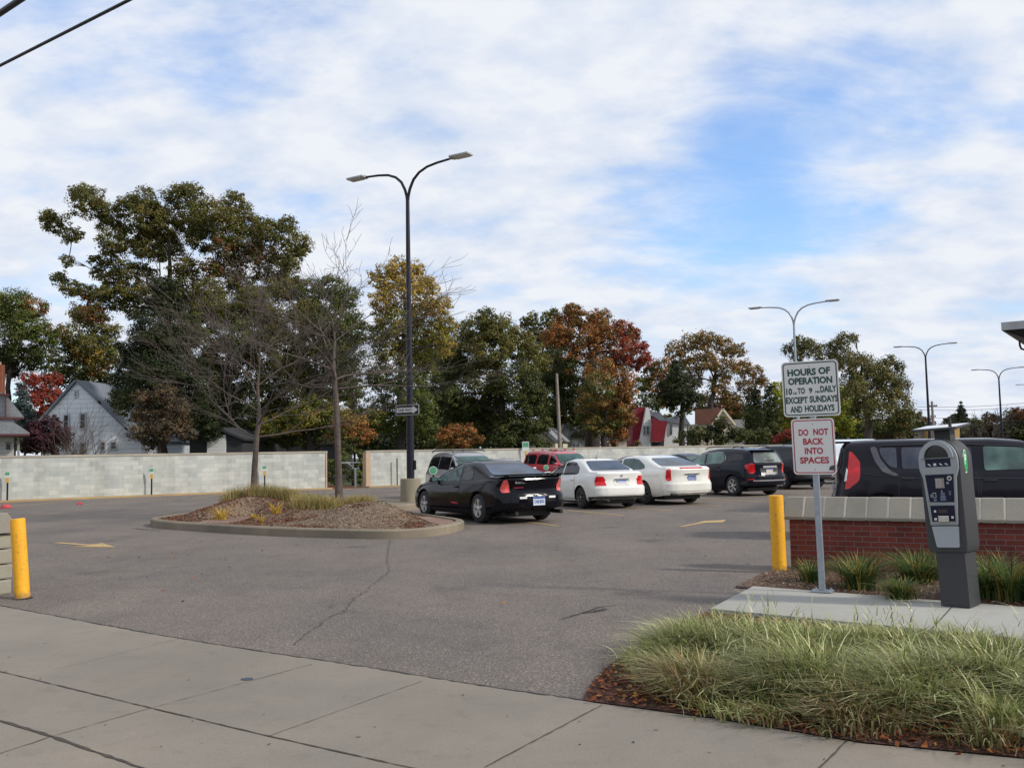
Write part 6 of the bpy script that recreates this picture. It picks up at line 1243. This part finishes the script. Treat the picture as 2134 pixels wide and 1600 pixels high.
# space markers along the wall and between the rows
M_MGR = mat('marker_green', (.09, .34, .19), .5); M_MW = mat('marker_white', (.65, .68, .62), .5); M_MY = mat('marker_yellow', (.65, .38, .07), .6)
def marker(label, p, h, round_=False, top=True, wdt=.22, tiltc=None, hh=.26):
    t = thing('space_marker', label, 'sign post', p, 0, 'green-topped parking space markers'); p = Vector(p)
    b = MB(); b.box((p.x, p.y, h/2), (.055, .05, h)); b.build('post', M_POLEB, t)
    if not top: return t
    n = Vector((0, -1, 0)); b = MB(); o = p+Z*(h+hh/2)+n*.03
    if round_: pts = [(wdt/2*math.cos(2*math.pi*i/20), wdt/2*math.sin(2*math.pi*i/20)) for i in range(20)]
    else: pts = rrect(wdt, hh, .02)
    panel(b, pts, o, (1, 0, 0), Z, n, .006); s = b.build('marker_plate', M_MW, t)
    b = MB(); panel(b, [(x*.85, z_*.85) for x, z_ in pts] if round_ else [(x*.86, z_*.5+hh*.16) for x, z_ in pts], o+n*.0065, (1, 0, 0), Z, n, .003); b.build('marker_band', M_MGR, s)
    if not round_: b = MB(); panel(b, rrect(.12, .22, .02), p+Z*(h-.10)+n*.03, (1, 0, 0), Z, n, .004); b.build('number_tag', M_MY, t)
    return t
for px, lb, hp in ((15, 'marker post at the far left in front of the block wall', 1.02), (313, 'marker post halfway along the left block wall', 1.02), (547, 'marker post just right of the left bare tree trunk', 1.02)):
    w = wallline(px)+WN*.32; marker(lb, w, hp)
w = wallline(822)+WN*.3; marker('dark post with no sign in front of the wall left of the lamp post', w, 1.5, top=False)
w = wallline(1090)+WN*.3; marker('green and white rectangular marker sign rising above the wall behind the parked cars', w, 1.78, wdt=.40, hh=.55)
p = at(903, 980, 29.0); marker('round green marker sign just in front of the black coupe', (p.x, 29.0, 0), p.z-.12, True, wdt=.26, hh=.24)
p = at(1138, 972, 32.5); marker('round pale green marker sign between the black coupe and the white saloon', (p.x, 32.5, 0), p.z-.12, True, wdt=.18, hh=.18)

# gate post in the wall gap
p = at(741, 1008, 49.5); t = thing('rail_post', 'pale metal post with a crossbar standing in the wall gap', 'post', (p.x, 49.5, 0)); M_PALE = mat('pale_galv', (.42, .46, .45), .5)
b = MB(); b.tube([(p.x, 49.5, 0), (p.x, 49.5, 1.02)], .055, 10); b.build('post', M_PALE, t)
b = MB(); b.tube([(p.x-.75, 49.6, 1.32), (p.x+.25, 49.6, 1.32)], .03, 8); b.tube([(p.x-.4, 49.6, 1.3), (p.x-.02, 49.55, .95)], .025, 8); b.tube([(p.x+.2, 49.6, 1.0), (p.x-.2, 49.6, 1.02)], .025, 8); b.build('crossbar', M_PALE, t)
sheet('wall_gap_mulch', [wallline(686), wallline(758), wallline(758)-WN*4, wallline(686)-WN*4], .03, mat_mulch('red_mulch', [(.18, .06, .04), (.25, .10, .06), (.12, .05, .04)]), thick=.03)
# litter by the wall
for px, py, r_, lb in ((12, 1056, .19, 'red plastic bag lying on the asphalt at the far left'), (166, 1048, .11, 'small pink scrap lying on the asphalt near the wall')):
    p = G(px, py+3); b = MB(); b.lathe([(r_, 0), (r_*1.05, r_*.25), (r_*.7, r_*.6), (r_*.2, r_*.75), (.001, r_*.72)], 12, 'z', tuple(p)); b.v = [(x+random.uniform(-.02, .02), y+random.uniform(-.02, .02), max(0.002, z+random.uniform(-.02, .02))) for x, y, z in b.v]
    tag(b.build('plastic_litter', mat('litter_red', (.42, .05, .06), .7), smooth=50), lb, 'litter', 'scraps on the asphalt')
# poles and cables
def wood_pole(name, label, px0, py0, px1, py1, Y, r, arms=()):
    a = at(px0, py0, Y); c = at(px1, py1, Y); d = (c-a)/(a.z-c.z)*-1; base = c-(a-c)*(c.z/(a.z-c.z)); t = thing(name, label, 'utility pole', base)
    b = MB(); b.tube([base-Vector((0, 0, .2)), base.lerp(a, .5), a], [r, r*.85, r*.62], 12); b.build('pole', mat('weathered_wood', (.24, .20, .17), .9, var=.25, scale=5), t, smooth=40)
    for (q0, q1, yy) in arms:
        m0, m1 = at(q0, yy, Y), at(q1, yy-.4, Y); b = MB(); b.tube([m0, m1], .09, 6); s = b.build('crossarm', M_BARK, t)
        b = MB(); [b.tube([m0.lerp(m1, f), m0.lerp(m1, f)+Z*.22], .06, 6) for f in (.05, .3, .7, .95)]; b.build('insulators', M_SIGNW, s)
    return t, a
wood_pole('utility_pole', 'leaning bare wooden pole in front of the dark trees', 1160, 779, 1167, 932, 72, .17)
t_, a_ = wood_pole('utility_pole', 'distant utility pole with crossarm above the orange building', 1942, 836, 1946, 905, 120, .22, [(1936, 1953, 846), (1939, 1950, 868)])
def cable(label, pts, r, sag=0.0, grp='overhead cables'):
    a, c = Vector(pts[0]), Vector(pts[1]); b = MB(); b.tube([a.lerp(c, i/16)-Z*sag*4*(i/16)*(1-i/16) for i in range(17)], r, 8)
    return tag(b.build('overhead_cable', M_BLK, smooth=60), label, 'cable', grp)
a, c = G(0, 137, 7.6), G(270, 0, 7.6); d = c-a; cable('black overhead cable crossing the top left corner', (a-d*3, c+d*6), .022)
a, c = G(0, 28, 9.0), G(42, 0, 9.0); d = c-a; cable('thicker black cable clipping the very top left corner', (a-d*8, c+d*20), .05)
for k_, y in enumerate((846, 852, 868)):
    a, c = at(1900, y+1, 125), at(2160, y-9+k_*2, 112); cable(('highest', 'middle', 'lowest')[k_]+' of the faint distant wires running right from the far utility pole', (a, c), .022, .3, 'distant wires')

# ------------------------------------------------------------------ ground vegetation and litter
def blades(roots, hgt, wid, lean, segs, colf, cols, az=None):
    """arching strips; roots (n,3)"""
    n = len(roots); az = RNG.uniform(0, 2*np.pi, n) if az is None else az; d = np.stack([np.cos(az), np.sin(az), np.zeros(n)], 1); s = np.stack([-np.sin(az), np.cos(az), np.zeros(n)], 1)
    h = hgt*RNG.uniform(.55, 1.2, n); ln = lean*RNG.uniform(.3, 1.5, n)*h; w = wid*RNG.uniform(.6, 1.3, n); q = []
    def pt(t): return roots+d*(ln*t**2)[:, None]+np.array([0, 0, 1])*(h*(t-.28*(ln/h)*t**2.5))[:, None]
    for k in range(segs):
        t0, t1 = k/segs, (k+1)/segs; a, c = pt(t0), pt(t1); w0 = (w*(1-t0)**.6)[:, None]; w1 = (w*max(0.02, (1-t1))**.6)[:, None]
        q.append(np.stack([a-s*w0/2, a+s*w0/2, c+s*w1/2, c-s*w1/2], 1))
    P_ = np.stack(q, 1).reshape(-1, 4, 3); cols = np.array(cols); C_ = cols[colf(n)]*RNG.uniform(.7, 1.3, (n, 1)); return P_, np.repeat(C_, segs, 0)
def rnd_in(poly, n):
    xs_ = [p[0] for p in poly]; ys_ = [p[1] for p in poly]; out = []
    while len(out) < n:
        x, y = random.uniform(min(xs_), max(xs_)), random.uniform(min(ys_), max(ys_))
        if inpoly(x, y, poly): out.append((x, y))
    return out
# big grass bed
GB = [(.93, 6.15), (.92, 6.7), (1.08, 7.4), (1.42, 8.0), (1.8, 8.35), (2.3, 8.15), (3.1, 7.62), (3.8, 7.1), (5.2, 6.1), (5.4, 3.7), (3.2, 4.72), (2.45, 5.08), (1.80, 5.38), (1.25, 5.72), (.95, 5.95)]
tuf = [q for q in rnd_in(GB, 620) if mnoise.noise((q[0]*1.5+3, q[1]*2.6, 4.0)) > -.12][:400]; R_ = []; T_ = []; A_ = []; H_ = []
for x, y in tuf:
    m_ = 160; rr = RNG.normal(0, .085, (m_, 2)); R_.append(np.stack([x+rr[:, 0], y+rr[:, 1], np.full(m_, .01)], 1)); e = edist(x, y, GB); n_ = mnoise.noise((x*1.3, y*1.3, 2.0))
    T_.append(np.full(m_, .60 if (n_ > .28 or (e < .28 and y < 5.6)) else .07)); A_.append(np.arctan2(rr[:, 1]*6-.35, rr[:, 0]*6-.45)+RNG.normal(0, .5, m_))
    H_.append(np.full(m_, (.95+.9*mnoise.noise((x*1.7, y*1.7, 7.0)))*random.uniform(.8, 1.2)*(.8 if e < .2 else 1)))
R_ = np.concatenate(R_); T_ = np.concatenate(T_); A_ = np.concatenate(A_); H_ = np.clip(np.concatenate(H_), .5, 1.5)
GC = [(.34, .36, .13), (.47, .49, .24), (.20, .24, .07), (.62, .60, .36), (.12, .155, .045), (.35, .25, .12), (.24, .16, .08), (.44, .34, .18)]
cf = lambda n: np.where(RNG.random(n) < T_, RNG.integers(5, 8, n), RNG.choice(5, n, p=[.3, .26, .16, .14, .14]))
P_, C_ = blades(R_, .24*H_, .012, 1.15, 4, cf, GC, az=A_); C_ = C_*np.repeat(np.repeat(RNG.uniform(.62, 1.22, len(tuf)), 160), 4)[:, None]; tag(quads('ornamental_grass', P_, C_, M_LEAF), 'bed of pale variegated ornamental grass in the right foreground', 'grass', kind='stuff')
n = 80; rr = np.array([q for q in rnd_in(GB, 400) if edist(q[0], q[1], GB) > .45][:n]); n = len(rr); R2 = np.stack([rr[:, 0], rr[:, 1], np.full(n, .12)], 1)   # leafy upright stalks
Ps, Cs = [], []
for k in range(7): q = R2.copy(); q[:, 2] += .02+k*.045; p1, c1_ = blades(q, .12, .009, 1.1, 2, lambda n: RNG.integers(0, 4, n), GC); Ps.append(p1); Cs.append(c1_)
tag(quads('grass_stalks', np.concatenate(Ps), np.concatenate(Cs), M_LEAF), 'leafy upright stalks standing out of the pale grass bed', 'grass', kind='stuff')
# fallen leaves and mulch chips as loose flat scraps
def scraps(name, label, pts, size, cols, lift=.012, cat='fallen leaves', tilt=.4):
    n = len(pts); p = np.array(pts, float); nn = RNG.normal(0, tilt, (n, 3)); nn[:, 2] = 1; nn /= np.linalg.norm(nn, axis=1)[:, None]; a = np.cross(nn, RNG.normal(size=(n, 3))); a /= np.linalg.norm(a, axis=1)[:, None]; b_ = np.cross(nn, a)
    s_ = (size*RNG.uniform(.5, 1.4, n))[:, None]; p[:, 2] += lift; P_ = np.stack([p-a*s_*.5, p-b_*s_*.28, p+a*s_*.5, p+b_*s_*.28], 1); P_[:, :, 2] = np.maximum(P_[:, :, 2], p[:, None, 2]-lift*.7)
    c_ = np.array(cols)[RNG.integers(0, len(cols), n)]*RNG.uniform(.7, 1.3, (n, 1)); return tag(quads(name, P_, c_, M_LEAF), label, cat, kind='stuff')
BL = [(.22, .06, .02), (.30, .10, .03), (.14, .05, .025), (.40, .20, .05), (.10, .045, .03)]
bedp = [(p.x, p.y) for p in BED]; edge = [q for q in rnd_in(bedp, 16000) if edist(q[0], q[1], bedp) < .55 or q[0] < 1.1][:8000]
scraps('fallen_leaves', 'rust-brown leaves along the edge of the grass bed', [(x+random.gauss(0, .035), y+random.gauss(0, .035), .014) for x, y in edge], .042, BL)
CH = [(.27, .20, .14), (.19, .13, .085), (.37, .30, .22), (.12, .08, .05), (.20, .105, .06)]
back = [(2.75, 10.9), (3.2, 12.0), (3.7, 12.3), (7.2, 10.2), (6.5, 8.0)]
scraps('mulch_chips', 'loose wood chips in the bed under the brick wall', [(x, y, .03) for x, y in rnd_in(back, 9000)], .035, CH, cat='mulch')
isp = [(p[0], p[1]) for p in inn]; ch = [(x, y, isl_z(x, y)) for x, y in rnd_in(isp, 20000) if not (y > 26.8) and pdist(x, y) > .04]
scraps('mulch_chips', 'loose wood chips covering the mounds of the island', ch, .045, CH, .015, 'mulch', .6)
lv = [q for q in ch if (q[0] > -5.2 and mnoise.noise((q[0]*1.2, q[1]*1.2, 5)) > .28) or (q[0] <= -5.2 and random.random() < .75)]
scraps('fallen_leaves', 'reddish leaves lying over the left mound of the island', lv[:8000], .06, [(.17, .065, .035), (.22, .09, .05), (.13, .055, .035)], .02, tilt=.6)
lot_l = [(random.uniform(-9, 6), random.uniform(7.5, 24), .003) for _ in range(150)]; lot_l = [q for q in lot_l if not inpoly(q[0], q[1], ISL) and inpoly(q[0], q[1], [(-5.8, 10.8), (1.0, 7.6), (3.2, 11.5), (4, 24), (-9, 24), (-9, 15)])]
scraps('fallen_leaves', 'a few single leaves scattered over the parking lot asphalt', lot_l, .055, BL, .006)
sw = [(random.uniform(-5, 3), random.uniform(4.6, 8.5), .006) for _ in range(70)]; sw = [q for q in sw if inpoly(q[0], q[1], [(-5.5, 10), (-1, 6.9), (2.6, 4.7), (0, 4.0), (-4, 4.0)])]
scraps('grit_scraps', 'tiny dark specks of grit and leaf on the pavement', sw, .022, [(.05, .05, .06), (.16, .12, .08)], .003)
p = G(515, 1416); b = MB(); b.lathe([(.034, 0.0), (.036, .004), (.02, .007), (.001, .007)], 12, 'z', (p.x, p.y, .005)); b.v = [(p.x+(x-p.x)*1.25, y, z) for x, y, z in b.v]; tag(b.build('flattened_can', mat('crushed_blue', (.03, .045, .08), .4)), 'small dark blue flattened scrap on the pavement', 'litter', 'scraps on the asphalt')
# grass and yellow tufts on the island
def tuft_patch(name, label, px, n_t, m_, hgt, cols, wid=.012, r=.12, lean=.6, cat='grass'):
    roots = []
    for (x0, x1, Yc, dY) in px:
        for _ in range(n_t): Y = Yc+random.uniform(-dY, dY); xx = at(random.uniform(x0, x1), 1000, Y).x; q = RNG.normal(0, r, (m_, 2)); roots += [(xx+a, Y+c, isl_z(xx+a, Y+c)-.02) for a, c in q]
    P_, C_ = blades(np.array(roots), hgt, wid, lean, 3, lambda n: RNG.integers(0, len(cols), n), cols); return tag(quads(name, P_, C_, M_LEAF), label, cat, kind='stuff')
IG = [(.40, .32, .12), (.48, .38, .17), (.28, .27, .09), (.46, .30, .13), (.22, .21, .07)]
tuft_patch('ornamental_grass', 'yellow-green grass around the left bare tree on the island', [(470, 625, 25.6, .9)], 110, 60, .42, IG)
tuft_patch('ornamental_grass', 'yellow-green grass beside the right bare tree on the island', [(615, 705, 23.9, .7), (735, 770, 23.9, .4)], 60, 55, .38, IG)
YT = [(.55, .36, .05), (.45, .30, .04), (.60, .42, .09)]
def clump(name, label, x, y, z_, n, hgt, wid, r, cols, lean=.9, grp=None, segs=5):
    t = thing(name, label, 'plant', (x, y, z_), 0, grp); q = RNG.normal(0, r, (n, 2)); roots = np.stack([x+q[:, 0], y+q[:, 1], np.full(n, z_)], 1)
    P_, C_ = blades(roots, hgt, wid, lean, segs, lambda n: RNG.integers(0, len(cols), n), cols, az=np.arctan2(q[:, 1], q[:, 0])+RNG.normal(0, .5, n)); quads('leaves', P_, C_, M_LEAF, t); return t
for px, Y, s_, lb in ((462, 22.7, 1.0, 'bright yellow grassy clump on the left mound'), (575, 22.6, .8, 'yellow clump in the middle of the island'), (530, 22.2, .35, 'tiny yellow clump low on the left mound'), (545, 21.3, .5, 'dry tan clump beside the paved patch of the island')):
    p = at(px, 1060, Y); clump('yellow_clump_plant', lb, p.x, Y, isl_z(p.x, Y), int(90*s_)+20, .42*s_, .014, .07*s_, YT, .9, 'yellow clumps on the island')
DL = [(.040, .085, .020), (.06, .12, .03), (.10, .17, .04), (.03, .06, .018), (.17, .21, .06), (.36, .24, .06)]
for px, py, n, h_, lb in ((1690, 1212, 120, .34, 'small daylily clump at the left end of the brick wall'), (1792, 1226, 260, .50, 'large daylily clump between the sign post and the pay station'), (1878, 1250, 170, .30, 'low dark green clump on the edge of the pad left of the pay station'), (1912, 1212, 220, .50, 'daylily clump against the wall just left of the pay station'),
                          (2062, 1244, 150, .62, 'tall bright green clump just right of the pay station'), (2115, 1250, 170, .60, 'tall green clump at the right edge under the brick wall'), (2180, 1256, 120, .55, 'green clump cut by the right edge of the picture'), (1950, 1205, 90, .34, 'reddish green clump partly hidden by the pay station pedestal')):
    p = G(px, py, .03); clump('daylily_plant', lb, p.x, p.y, .03, int(n*2.0), h_*.82, .016, .05 if h_ < .4 else .07, DL if 'bright' not in lb else DL[1:5]+[(.20, .26, .07)], 1.0, 'daylily clumps under the brick wall', 6)
